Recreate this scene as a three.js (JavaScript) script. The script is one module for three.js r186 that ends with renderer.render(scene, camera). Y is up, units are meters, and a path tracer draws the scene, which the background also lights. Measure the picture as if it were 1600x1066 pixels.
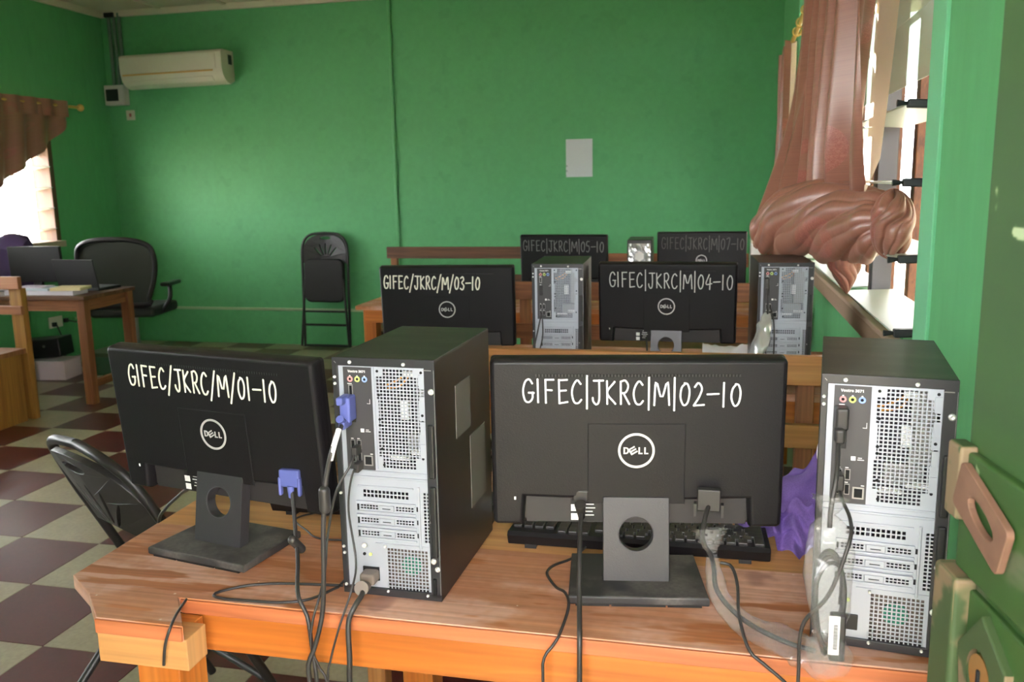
import * as THREE from 'three';
import { RoundedBoxGeometry } from 'three/addons/geometries/RoundedBoxGeometry.js';
import { TextGeometry } from 'three/addons/geometries/TextGeometry.js';
import { FontLoader } from 'three/addons/loaders/FontLoader.js';
import { mergeGeometries } from 'three/addons/utils/BufferGeometryUtils.js';
import { RectAreaLightUniformsLib } from 'three/addons/lights/RectAreaLightUniformsLib.js';

// ---------------------------------------------------------------- camera, sky, lights, exposure
RectAreaLightUniformsLib.init();
const scene = new THREE.Scene();
const renderer = new THREE.WebGLRenderer({ antialias: true });
renderer.toneMapping = THREE.LinearToneMapping;
renderer.toneMappingExposure = 1.22;
renderer.shadowMap.enabled = true;
renderer.shadowMap.type = THREE.PCFSoftShadowMap;

const CAM_Y = 1.3843, F = 1364.4;
const camera = new THREE.PerspectiveCamera(2 * Math.atan(533 / F) * 180 / Math.PI, 1600 / 1066, 0.05, 200);
camera.position.set(0, CAM_Y, 0);
camera.rotation.order = 'YXZ';
camera.rotation.set(-0.1796, 0.22804, -0.0179);
camera.focus = 1.45;
camera.userData.fStop = 9;

// bright overcast sky outside the louvres and the open door
scene.background = new THREE.Color(0.975, 0.985, 1.02);
scene.backgroundIntensity = 32;

// photographer's flash on the hot shoe, just above and left of the lens
const flash = new THREE.SpotLight(new THREE.Color(1.0, 0.95, 1.0), 1.55, 0, 0.85, 0.6, 2);
flash.position.set(-0.03, CAM_Y + 0.13, 0.02);
flash.target.position.set(-0.6, 0.98, -2.4);
flash.castShadow = true;
flash.shadow.radius = 3;
flash.name = 'camera_flash';
scene.add(flash, flash.target);

// ---------------------------------------------------------------- helpers
const V = (x, y, z) => new THREE.Vector3(x, y, z);
let rs = 12345;
const rnd = () => { rs = (rs + 0x6d2b79f5) | 0; let t = Math.imul(rs ^ (rs >>> 15), 1 | rs); t = (t + Math.imul(t ^ (t >>> 7), 61 | t)) ^ t; return ((t ^ (t >>> 14)) >>> 0) / 4294967296; };
const hash = (x, y, s) => { let h = (x * 374761393 + y * 668265263 + s * 974634721) | 0; h = Math.imul(h ^ (h >>> 13), 1274126177); return ((h ^ (h >>> 16)) >>> 0) / 4294967296; };
const sm = (t) => t * t * (3 - 2 * t);
const mod = (a, n) => ((a % n) + n) % n;
function vn(x, y, px, py, s) {            // periodic value noise
  const xi = Math.floor(x), yi = Math.floor(y), fx = sm(x - xi), fy = sm(y - yi);
  const a = hash(mod(xi, px), mod(yi, py), s), b = hash(mod(xi + 1, px), mod(yi, py), s), c = hash(mod(xi, px), mod(yi + 1, py), s), d = hash(mod(xi + 1, px), mod(yi + 1, py), s);
  return (a + (b - a) * fx) * (1 - fy) + (c + (d - c) * fx) * fy;
}
function fbm(u, v, fu, fv, s, oct = 4) {  // u, v in 0..1, tiles
  let t = 0, a = 0.5, n = 0;
  for (let o = 0; o < oct; o++) { t += a * vn(u * fu, v * fv, fu, fv, s + o * 17); n += a; a *= 0.5; fu *= 2; fv *= 2; }
  return t / n;
}
const clamp = (x, a = 0, b = 1) => Math.min(b, Math.max(a, x));
const step = (a, b, x) => sm(clamp((x - a) / (b - a)));
const mixc = (a, b, t) => [a[0] + (b[0] - a[0]) * t, a[1] + (b[1] - a[1]) * t, a[2] + (b[2] - a[2]) * t];
function tex(w, h, fn, srgb = true) {
  const d = new Uint8Array(w * h * 4);
  for (let y = 0; y < h; y++) for (let x = 0; x < w; x++) {
    const c = fn((x + 0.5) / w, (y + 0.5) / h), i = (y * w + x) * 4;
    if (typeof c === 'number') d[i] = d[i + 1] = d[i + 2] = clamp(c) * 255; else { d[i] = clamp(c[0] / 255) * 255; d[i + 1] = clamp(c[1] / 255) * 255; d[i + 2] = clamp(c[2] / 255) * 255; }
    d[i + 3] = 255;
  }
  const t = new THREE.DataTexture(d, w, h, THREE.RGBAFormat);
  t.wrapS = t.wrapT = THREE.RepeatWrapping; t.magFilter = THREE.LinearFilter; t.minFilter = THREE.LinearMipmapLinearFilter; t.generateMipmaps = true;
  if (srgb) t.colorSpace = THREE.SRGBColorSpace;
  t.needsUpdate = true;
  return t;
}
const std = (o) => new THREE.MeshStandardMaterial(o);
const phy = (o) => new THREE.MeshPhysicalMaterial(o);
const col = (r, g, b) => new THREE.Color().setRGB(r / 255, g / 255, b / 255, THREE.SRGBColorSpace);

function clean(g) {
  let q = g.index ? g.toNonIndexed() : g;
  for (const k of Object.keys(q.attributes)) if (!['position', 'normal', 'uv'].includes(k)) q.deleteAttribute(k);
  if (!q.attributes.normal) q.computeVertexNormals();
  if (!q.attributes.uv) q.setAttribute('uv', new THREE.BufferAttribute(new Float32Array(q.attributes.position.count * 2), 2));
  q.morphAttributes = {}; q.clearGroups();
  return q;
}
const merge = (list) => list.length === 1 ? clean(list[0]) : mergeGeometries(list.map(clean), false);
// uv in metres by the way each face points; grain: the axis that texture u follows
function uvm(g, grain = 'x', off = [0, 0], k = 1) {
  g = clean(g);
  const p = g.attributes.position, n = g.attributes.normal, uv = g.attributes.uv;
  for (let i = 0; i < p.count; i++) {
    const x = p.getX(i), y = p.getY(i), z = p.getZ(i), ax = Math.abs(n.getX(i)), ay = Math.abs(n.getY(i)), az = Math.abs(n.getZ(i));
    let a, b;
    if (grain === 'x') { if (ax > ay && ax > az) { a = y * 0.3; b = z; } else if (ay > az) { a = x; b = z; } else { a = x; b = y; } }
    else if (grain === 'y') { if (ay > ax && ay > az) { a = x * 0.3; b = z; } else if (ax > az) { a = y; b = z; } else { a = y; b = x; } }
    else { if (az > ax && az > ay) { a = x * 0.3; b = y; } else if (ay > ax) { a = z; b = x; } else { a = z; b = y; } }
    uv.setXY(i, a * k + off[0], b * k + off[1]);
  }
  return g;
}
const tr = (g, x, y, z, rx = 0, ry = 0, rz = 0) => { if (rx) g.rotateX(rx); if (rz) g.rotateZ(rz); if (ry) g.rotateY(ry); g.translate(x, y, z); return g; };
const box = (w, h, d, x = 0, y = 0, z = 0, rx = 0, ry = 0, rz = 0) => tr(new THREE.BoxGeometry(w, h, d), x, y, z, rx, ry, rz);
const rbox = (w, h, d, r, x = 0, y = 0, z = 0, rx = 0, ry = 0, rz = 0) => tr(new RoundedBoxGeometry(w, h, d, 2, Math.min(r, w / 2.01, h / 2.01, d / 2.01)), x, y, z, rx, ry, rz);
const cyl = (r1, r2, h, x = 0, y = 0, z = 0, rx = 0, ry = 0, rz = 0, seg = 16) => tr(new THREE.CylinderGeometry(r1, r2, h, seg), x, y, z, rx, ry, rz);
const curve = (pts, closed = false, t = 0.5) => new THREE.CatmullRomCurve3(pts.map((p) => p.isVector3 ? p : V(...p)), closed, 'catmullrom', t);
const tube = (pts, r, seg = 40, rad = 8, closed = false, t = 0.5) => new THREE.TubeGeometry(curve(pts, closed, t), seg, r, rad, closed);
function bar(a, b, r, seg = 10) {         // round bar between two points
  const A = V(...a), B = V(...b), L = A.distanceTo(B), g = new THREE.CylinderGeometry(r, r, L, seg);
  g.applyQuaternion(new THREE.Quaternion().setFromUnitVectors(V(0, 1, 0), B.clone().sub(A).normalize()));
  g.translate((A.x + B.x) / 2, (A.y + B.y) / 2, (A.z + B.z) / 2);
  return g;
}
function extr(shape, depth, bevel = 0, o = {}) { return new THREE.ExtrudeGeometry(shape, { depth, bevelEnabled: bevel > 0, bevelThickness: o.bt ?? bevel, bevelSize: bevel, bevelOffset: -bevel, bevelSegments: o.bs ?? 2, curveSegments: o.cs ?? 10 }); }
const poly = (pts) => new THREE.Shape(pts.map((p) => new THREE.Vector2(p[0], p[1])));
const rectPath = (x0, y0, x1, y1) => new THREE.Path([[x0, y0], [x0, y1], [x1, y1], [x1, y0]].map((p) => new THREE.Vector2(...p)));
function rrect(x0, y0, x1, y1, r) {
  const s = new THREE.Shape();
  s.moveTo(x0 + r, y0); s.lineTo(x1 - r, y0); s.absarc(x1 - r, y0 + r, r, -Math.PI / 2, 0); s.lineTo(x1, y1 - r); s.absarc(x1 - r, y1 - r, r, 0, Math.PI / 2);
  s.lineTo(x0 + r, y1); s.absarc(x0 + r, y1 - r, r, Math.PI / 2, Math.PI); s.lineTo(x0, y0 + r); s.absarc(x0 + r, y0 + r, r, Math.PI, Math.PI * 1.5);
  return s;
}
function surf(nu, nv, fn, uvs = [1, 1]) { // grid surface, fn(u, v) -> [x, y, z]
  const pos = [], uv = [], idx = [];
  for (let j = 0; j <= nv; j++) for (let i = 0; i <= nu; i++) { const u = i / nu, v = j / nv; pos.push(...fn(u, v)); uv.push(u * uvs[0], v * uvs[1]); }
  for (let j = 0; j < nv; j++) for (let i = 0; i < nu; i++) { const a = j * (nu + 1) + i, b = a + 1, c = a + nu + 1, d = c + 1; idx.push(a, b, c, b, d, c); }
  const g = new THREE.BufferGeometry();
  g.setAttribute('position', new THREE.Float32BufferAttribute(pos, 3)); g.setAttribute('uv', new THREE.Float32BufferAttribute(uv, 2)); g.setIndex(idx); g.computeVertexNormals();
  return g;
}
function softNormals(g, crease) {         // area weighted normals, kept apart across angles sharper than crease
  g = clean(g); const p = g.attributes.position, n = p.count / 3, fn = [], at = new Map(), cc = Math.cos(crease), a = V(), b = V(), c = V();
  const key = (i) => `${Math.round(p.getX(i) * 2e5)},${Math.round(p.getY(i) * 2e5)},${Math.round(p.getZ(i) * 2e5)}`;
  for (let f = 0; f < n; f++) {
    a.fromBufferAttribute(p, f * 3); b.fromBufferAttribute(p, f * 3 + 1).sub(a); c.fromBufferAttribute(p, f * 3 + 2).sub(a);
    const m = b.clone().cross(c), A = m.length(); fn.push({ m, u: A > 0 ? m.clone().divideScalar(A) : V(0, 0, 1) });
    for (let k = 0; k < 3; k++) { const q = key(f * 3 + k); if (!at.has(q)) at.set(q, []); at.get(q).push(f); }
  }
  const out = new Float32Array(p.count * 3);
  for (let i = 0; i < p.count; i++) { const F = fn[Math.floor(i / 3)], t = V(); if (Math.max(Math.abs(F.u.x), Math.abs(F.u.y), Math.abs(F.u.z)) > 0.9999) { out.set([F.u.x, F.u.y, F.u.z], i * 3); continue; } for (const f of at.get(key(i))) if (fn[f].u.dot(F.u) > cc) t.add(fn[f].m); t.normalize(); out.set([t.x, t.y, t.z], i * 3); }
  g.setAttribute('normal', new THREE.BufferAttribute(out, 3)); return g;
}
const taken = new Map();
function numbered(name) { const n = taken.get(name) ?? 0; taken.set(name, n + 1); return n ? `${name}_${String(n).padStart(3, '0')}` : name; }
function put(o, parent) { o.castShadow = o.receiveShadow = true; parent.add(o); return o; }
function mesh(name, g, m, parent) { const o = new THREE.Mesh(Array.isArray(g) ? merge(g) : g, m); o.name = name; return put(o, parent); }
const parts = (name, list, m, parent) => list.map((g) => mesh(name, g, m, parent));
function thing(name, label, category, pos = [0, 0, 0], turn = 0, group) {
  const o = new THREE.Group(); o.name = numbered(name); o.position.set(...pos); o.rotation.y = turn; o.userData = { label, category };
  if (group) o.userData.group = group;
  scene.add(o); return o;
}
function single(name, g, m, label, category, group) { const o = mesh(numbered(name), g, m, scene); o.userData = { label, category }; if (group) o.userData.group = group; return o; }
function struct(name, g, m) { const o = g ? mesh(name, g, m, scene) : new THREE.Group(); if (!g) { o.name = name; scene.add(o); } o.userData.kind = 'structure'; return o; }
function dup(root, pos, turn, label, group) {
  const r = root.clone(); r.name = numbered(root.name.replace(/_\d{3}$/, '')); r.position.set(...pos); r.rotation.y = turn; r.userData = { ...root.userData, label };
  if (group) r.userData.group = group;
  scene.add(r); return r;
}
const font = await new FontLoader().loadAsync('fonts/droid/droid_sans_bold.typeface.json');
function text(s, size, depth, x, y, z, centre = false) {
  const g = new TextGeometry(s, { font, size, depth, curveSegments: 3, bevelEnabled: false });
  g.computeBoundingBox(); const w = g.boundingBox.max.x - g.boundingBox.min.x;
  g.translate(x - (centre ? w / 2 + g.boundingBox.min.x : 0), y, z); return g;
}

// ---------------------------------------------------------------- materials
const woodTex = (a, b, dark, seed, fu = 2, fv = 34) => tex(512, 512, (u, v) => {
  const warp = fbm(u, v, 2, 3, seed + 5) * 0.05;
  let t = fbm(u, v + warp, fu, fv, seed, 4), f = fbm(u, v, 6, 200, seed + 3, 2);
  let c = mixc(a, b, step(0.3, 0.7, t)); c = mixc(c, dark, step(0.56, 0.75, fbm(u, v + warp, fu, fv * 2, seed + 9, 3)) * 0.35);
  const k = 0.9 + 0.2 * f; return [c[0] * k, c[1] * k, c[2] * k];
});
const T = {};
T.apron = woodTex([192, 116, 50], [176, 98, 36], [140, 74, 26], 11);
T.bench = woodTex([190, 138, 84], [172, 116, 64], [132, 82, 44], 21);
T.dark = woodTex([108, 72, 48], [88, 56, 38], [60, 38, 26], 31);
// tabletop: orange brown timber with a dry dusty film that has been rubbed off in smears
T.top = tex(1024, 1024, (u, v) => {
  let t = fbm(u, v + fbm(u, v, 2, 3, 77) * 0.04, 2, 28, 41, 4);
  let c = mixc([176, 110, 66], [152, 90, 52], step(0.3, 0.7, t));
  const d = fbm(u, v, 8, 14, 51, 5), s = fbm(u, v, 7, 34, 61, 4), g = fbm(u, v, 120, 120, 71, 2);
  let film = (0.45 + 0.55 * step(0.34, 0.56, d)) * (1 - 0.9 * step(0.58, 0.66, s));
  film *= 0.8 + 0.4 * g;
  c = mixc(c, [196, 154, 136], clamp(film) * 0.9);
  const stain = step(0.7, 0.8, fbm(u, v, 9, 12, 91, 4)); c = mixc(c, [118, 80, 70], stain * 0.5);
  if (hash(Math.floor(u * 400), Math.floor(v * 400), 5) > 0.9995) c = [206, 184, 166];
  const k = 0.9 + 0.2 * fbm(u, v, 8, 260, 43, 2); return [c[0] * k, c[1] * k, c[2] * k];
});
T.topRough = tex(256, 256, (u, v) => 0.5 + 0.35 * fbm(u, v, 8, 14, 51, 4), false);
T.wall = tex(1024, 1024, (u, v) => {
  const a = fbm(u, v, 3, 3, 101, 5), b = fbm(u, v, 60, 60, 111, 2), m = step(0.70, 0.78, fbm(u, v, 14, 14, 121, 3));
  let c = mixc([88, 166, 106], [96, 172, 112], a); c = mixc(c, [76, 146, 94], m * 0.25);
  const k = 0.97 + 0.06 * b; return [c[0] * k, c[1] * k, c[2] * k];
});
T.wallBump = tex(256, 256, (u, v) => fbm(u, v, 40, 40, 131, 3), false);
const tileTex = (a, b, seed) => tex(128, 128, (u, v) => { const t = fbm(u, v, 4, 4, seed, 4), f = fbm(u, v, 40, 40, seed + 3, 2); const c = mixc(a, b, t); const k = 0.94 + 0.12 * f; return [c[0] * k, c[1] * k, c[2] * k]; });
T.grain = tex(256, 256, (u, v) => hash(Math.floor(u * 256), Math.floor(v * 256), 7) * 0.6 + 0.4 * fbm(u, v, 64, 64, 141, 2), false);
T.dusty = tex(512, 512, (u, v) => { const d = step(0.42, 0.7, fbm(u, v, 5, 6, 151, 5)), g = fbm(u, v, 80, 80, 161, 2); return mixc([46, 44, 44], [92, 88, 84], d * (0.5 + 0.5 * g)); });
T.ctop = tex(512, 512, (u, v) => { const d = step(0.35, 0.75, fbm(u, v, 4, 14, 171, 5)), g = fbm(u, v, 90, 90, 181, 2); return mixc([38, 40, 38], [66, 66, 60], d * (0.4 + 0.6 * g)); });
T.mesh = tex(64, 64, (u, v) => { const a = Math.abs(mod(u * 8 + v * 8, 1) - 0.5), b = Math.abs(mod(u * 8 - v * 8, 1) - 0.5); return (a < 0.14 || b < 0.14) ? [126, 120, 114] : [34, 31, 30]; });
T.door = tex(512, 1024, (u, v) => {
  const a = fbm(u, v, 3, 5, 191, 5), s = fbm(u, v, 20, 3, 201, 4); let c = mixc([40, 70, 28], [54, 86, 37], a);
  c = mixc(c, [110, 104, 92], step(0.63, 0.72, fbm(u, v, 5, 9, 211, 5)) * 0.6); c = mixc(c, [186, 196, 160], step(0.80, 0.83, fbm(u, v, 30, 22, 221, 3)) * 0.8);
  const k = 0.92 + 0.16 * s; return [c[0] * k, c[1] * k, c[2] * k];
});
T.rust = tex(128, 128, (u, v) => mixc([98, 68, 54], [130, 96, 76], fbm(u, v, 6, 6, 231, 4)));
T.chip = tex(256, 256, (u, v) => mixc([74, 98, 58], [158, 134, 108], step(0.52, 0.6, fbm(u, v, 4, 4, 241, 5))));
// brown satin with woven rings
T.satin = tex(1024, 1024, (u, v) => {
  let c = mixc([142, 94, 78], [156, 108, 90], fbm(u, v, 3, 3, 251, 3));
  const du = mod(u * 2 + Math.floor(v * 3) * 0.5, 1) - 0.5, dv = mod(v * 3, 1) - 0.5, r = Math.hypot(du * 0.5, dv * 0.333);
  if (r < 0.082 && r > 0.032) c = mixc([146, 84, 72], [170, 112, 98], hash(Math.floor(u * 512), Math.floor(v * 512), 9));
  
  const k = 0.95 + 0.1 * hash(0, Math.floor(v * 900), 3); return [c[0] * k, c[1] * k, c[2] * k];
});
T.purple = tex(256, 256, (u, v) => { const k = 0.9 + 0.2 * fbm(u, v, 60, 60, 261, 2); return [112 * k, 86 * k, 156 * k]; });
T.weave = tex(128, 128, (u, v) => 0.5 + 0.25 * Math.sin(u * Math.PI * 64) + 0.25 * Math.sin(v * Math.PI * 64), false);
T.plaster = tex(512, 512, (u, v) => { const s = step(0.52, 0.62, fbm(u, v, 5, 8, 271, 5)); return mixc([206, 198, 186], [140, 112, 92], s * 0.8); });

const M = {
  wall: std({ map: T.wall, roughness: 0.62, bumpMap: T.wallBump, bumpScale: 0.0012 }),
  trim: std({ color: col(116, 196, 146), roughness: 0.5 }),
  ceiling: std({ color: col(214, 204, 182), roughness: 0.9 }),
  grout: std({ color: col(120, 112, 100), roughness: 0.9 }),
  apron: std({ map: T.apron, roughness: 0.42 }),
  bench: std({ map: T.bench, roughness: 0.5 }),
  dark: std({ map: T.dark, roughness: 0.6 }),
  top: std({ map: T.top, roughnessMap: T.topRough, roughness: 1 }),
  plastic: phy({ color: col(24, 22, 24), roughness: 0.44, specularIntensity: 0.55, bumpMap: T.grain, bumpScale: 0.00025 }),
  plasticSmooth: std({ color: col(36, 35, 36), roughness: 0.35 }),
  bezel: std({ color: col(24, 23, 24), roughness: 0.35 }),
  recess: std({ color: col(46, 43, 43), roughness: 0.55 }),
  stand: std({ color: col(54, 52, 55), roughness: 0.38, metalness: 0.1, bumpMap: T.grain, bumpScale: 0.0002 }),
  base: std({ map: T.dusty, roughness: 0.6 }),
  logo: std({ color: col(206, 204, 204), roughness: 0.3, metalness: 0.3 }),
  black: std({ color: col(22, 21, 22), roughness: 0.5 }),
  hole: std({ color: col(10, 10, 11), roughness: 0.9 }),
  case: std({ color: col(42, 37, 35), roughness: 0.4 }),
  caseTop: std({ map: T.ctop, roughness: 0.42 }),
  caseRim: std({ color: col(44, 43, 46), roughness: 0.38 }),
  silver: std({ color: col(166, 170, 180), roughness: 0.48, metalness: 0.3 }),
  screw: std({ color: col(222, 220, 218), roughness: 0.3, metalness: 0.5 }),
  io: std({ color: col(58, 56, 58), roughness: 0.5 }),
  white: std({ color: col(232, 230, 228), roughness: 0.6 }),
  inner: std({ color: col(70, 66, 74), roughness: 0.7 }),
  steel: std({ color: col(150, 148, 146), roughness: 0.4, metalness: 0.6 }),
  psu: std({ color: col(118, 106, 102), roughness: 0.5, metalness: 0.3 }),
  fan: std({ color: col(60, 140, 118), roughness: 0.6 }),
  pink: std({ color: col(226, 150, 150), roughness: 0.5 }), lime: std({ color: col(196, 214, 120), roughness: 0.5 }), blue: std({ color: col(140, 166, 226), roughness: 0.5 }),
  gold: std({ color: col(206, 170, 90), roughness: 0.4 }), orange: std({ color: col(222, 150, 60), roughness: 0.6 }),
  vga: std({ color: col(88, 96, 160), roughness: 0.5 }),
  cable: std({ color: col(48, 45, 44), roughness: 0.45 }),
  cablePale: std({ color: col(112, 100, 92), roughness: 0.55 }),
  meshPanel: std({ map: T.mesh, roughness: 0.5 }),
  chair: std({ color: col(34, 31, 30), roughness: 0.45 }),
  chairPad: std({ color: col(30, 27, 27), roughness: 0.7 }),
  officeMesh: std({ color: col(48, 50, 46), roughness: 0.85 }),
  paper: std({ color: col(226, 226, 232), roughness: 0.9 }),
  cream: std({ color: col(214, 206, 186), roughness: 0.5 }),
  door: std({ map: T.door, roughness: 0.5 }),
  rust: std({ map: T.rust, roughness: 0.75 }), chip: std({ map: T.chip, color: col(190, 190, 180), roughness: 0.6 }),
  brass: std({ color: col(176, 150, 96), roughness: 0.35, metalness: 0.8 }),
  satin: phy({ map: T.satin, roughness: 0.33, sheen: 0.5, sheenRoughness: 0.4, sheenColor: col(230, 190, 170), side: THREE.DoubleSide }),
  lining: phy({ color: col(236, 214, 188), roughness: 0.8, transmission: 0.35, thickness: 0, side: THREE.DoubleSide }),
  purple: std({ map: T.purple, roughness: 0.85, side: THREE.DoubleSide, bumpMap: T.weave, bumpScale: 0.0002 }),
  glass: phy({ color: col(204, 216, 206), roughness: 0.45, transmission: 0.55, thickness: 0, ior: 1.5 }),
  film: phy({ color: col(248, 247, 246), roughness: 0.1, transmission: 0.93, thickness: 0, ior: 1.3, side: THREE.DoubleSide }),
  silverFilm: std({ color: col(196, 196, 196), roughness: 0.22, metalness: 0.5, side: THREE.DoubleSide }),
  clip: std({ color: col(30, 31, 34), roughness: 0.5 }),
  frame: std({ color: col(72, 70, 74), roughness: 0.5 }),
  sill: std({ color: col(176, 152, 130), roughness: 0.75 }),
  plaster: std({ map: T.plaster, roughness: 0.9 }),
  ground: std({ color: col(206, 192, 170), roughness: 0.95 }),
};
const bitty = (r, g, b) => std({ color: col(r, g, b), roughness: 0.75 });

// ---------------------------------------------------------------- room shell
const XL = -5.27, XR = 0.47, ZB = -7.02, ZF = 0.06, CH = 2.91, WT = 0.16;
function wallWithHoles(lenA, lenB, holes, thick, place) {   // wall in its own a (along) / b (up) plane
  const s = poly([[lenA[0], 0], [lenA[1], 0], [lenA[1], lenB], [lenA[0], lenB]]);
  for (const h of holes) s.holes.push(rectPath(h[0], h[1], h[2], h[3]));
  return uvm(place(extr(s, thick)), 'x', [0, 0], 0.5);
}
const RW = { z0: -5.5, z1: -2.19, y0: 0.98, y1: 2.34 };      // louvre opening in the right wall
const LW = [{ z0: -6.24, z1: -4.9, y0: 0.96, y1: 2.02 }, { z0: -4.5, z1: -3.1, y0: 0.96, y1: 2.1 }, { z0: -2.6, z1: -1.0, y0: 0.96, y1: 2.1 }];
struct('wall_back', uvm(box(XR - XL + 2 * WT, CH, WT, (XR + XL) / 2, CH / 2, ZB - WT / 2), 'x', [0, 0], 0.5), M.wall);
// side walls: shape a axis = -z
const side = (x) => (g) => { g.rotateY(Math.PI / 2); g.translate(x, 0, 0); return g; };   // shape x -> -z
struct('wall_right', wallWithHoles([-ZF, -ZB], CH, [[-RW.z1, RW.y0, -RW.z0, RW.y1]], WT, side(XR)), M.wall);
struct('wall_left', wallWithHoles([-ZF, -ZB], CH, LW.map((w) => [-w.z1, w.y0, -w.z0, w.y1]), WT, side(XL - WT)), M.wall);
const DOOR = { x0: -0.52, x1: 0.40, h: 2.08 };
{
  const s = poly([[XL - WT, 0], [DOOR.x0, 0], [DOOR.x0, DOOR.h], [DOOR.x1, DOOR.h], [DOOR.x1, 0], [XR + WT, 0], [XR + WT, CH], [XL - WT, CH]]);
  const g = extr(s, WT); g.translate(0, 0, ZF);
  struct('wall_front', uvm(g, 'x', [0, 0], 0.5), M.wall);
}
{
  const c = struct('ceiling');
  mesh('ceiling_slab', uvm(box(XR - XL + 2 * WT, 0.1, ZF - ZB + 2 * WT, (XR + XL) / 2, CH + 0.05, (ZF + ZB) / 2)), M.ceiling, c);
  for (let i = 0; i < 9; i++) mesh('ceiling_batten', box(0.03, 0.012, ZF - ZB, XL + 0.6 + i * 0.62, CH - 0.006, (ZF + ZB) / 2), M.ceiling, c);
}
struct('trim_1', [box(XR - XL, 0.05, 0.03, (XR + XL) / 2, CH - 0.025, ZB + 0.015)], M.ceiling);
struct('trim_2', [box(0.03, 0.05, ZF - ZB, XL + 0.015, CH - 0.025, (ZF + ZB) / 2)], M.ceiling);
// pale skirting conduit along the back and left wall, and the painted pipe up the back wall
struct('trim_3', [rbox(4.3, 0.024, 0.014, 0.004, XL + 2.15, 0.315, ZB + 0.007), rbox(0.014, 0.024, 0.7, 0.004, XL + 0.007, 0.315, ZB + 0.36)], std({ color: col(158, 184, 140), roughness: 0.6 }));
struct('trim_4', [rbox(0.03, CH - 0.05, 0.018, 0.008, -2.6, CH / 2, ZB + 0.009)], std({ map: T.wall, roughness: 0.55 }));

// floor: maroon and cream tiles laid chequerwise, joints recessed
{
  const floor = struct('floor', box(XR - XL + 2 * WT, 0.1, ZF - ZB + 2 * WT, (XR + XL) / 2, -0.056, (ZF + ZB) / 2), M.grout);
  const P = 0.3615, x0 = -2.715, z0 = -3.18;
  const mats = [0, 1].map((k) => [0, 1, 2].map((v) => std({ map: tileTex(k ? [88, 34, 34] : [164, 152, 128], k ? [76, 28, 31] : [150, 140, 118], 300 + k * 20 + v * 5), roughness: 0.36 })));
  const gm = box(P - 0.003, 0.006, P - 0.003, 0, -0.003, 0), rest = [[], []];
  const cut = new Map();
  for (let i = -8; i <= 9; i++) for (let j = -12; j <= 10; j++) {
    const a = x0 + i * P, b = z0 + j * P;                        // tile [a - P, a] x [b, b + P]
    const xa = Math.max(a - P, XL), xb = Math.min(a, XR), za = Math.max(b, ZB), zb = Math.min(b + P, ZF);
    if (xb - xa < 0.01 || zb - za < 0.01) continue;
    const red = mod(i + j, 2) === 0 ? 1 : 0;
    const whole = xb - xa > P - 1e-6 && zb - za > P - 1e-6;
    if (zb > -0.9 && (xa > -2.4 || zb > -0.5)) { rest[red].push(box(xb - xa - 0.003, 0.006, zb - za - 0.003, (xa + xb) / 2, -0.003, (za + zb) / 2)); continue; }
    const g = whole ? gm : box(xb - xa - 0.003, 0.006, zb - za - 0.003, 0, -0.003, 0);
    const t = mesh('tile', g, mats[red][Math.floor(rnd() * 3)], floor);
    t.position.set((xa + xb) / 2, 0, (za + zb) / 2);
  }
  for (const r of [0, 1]) if (rest[r].length) { const o = mesh(r ? 'maroon_tiles' : 'cream_tiles', rest[r], mats[r][0], floor); o.userData.kind = 'stuff'; }
}
struct('roof_1', box(8, 0.12, 2.6, -2, 2.62, ZF + WT + 1.3), M.ceiling);      // veranda roof outside the door
struct('wall_veranda', uvm(box(8, 1.75, 0.14, -2, 0.8, ZF + WT + 2.55), 'x', [0, 0], 0.5), M.plaster);   // chest high wall of the covered corridor
struct('roof_2', box(1.75, 0.12, 9, XR + WT + 0.89, 2.75, -3.5), M.ceiling);     // eaves over the passage outside the louvres
struct('ground_outside', box(60, 0.1, 60, -2, -0.2, -3), M.ground);

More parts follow.
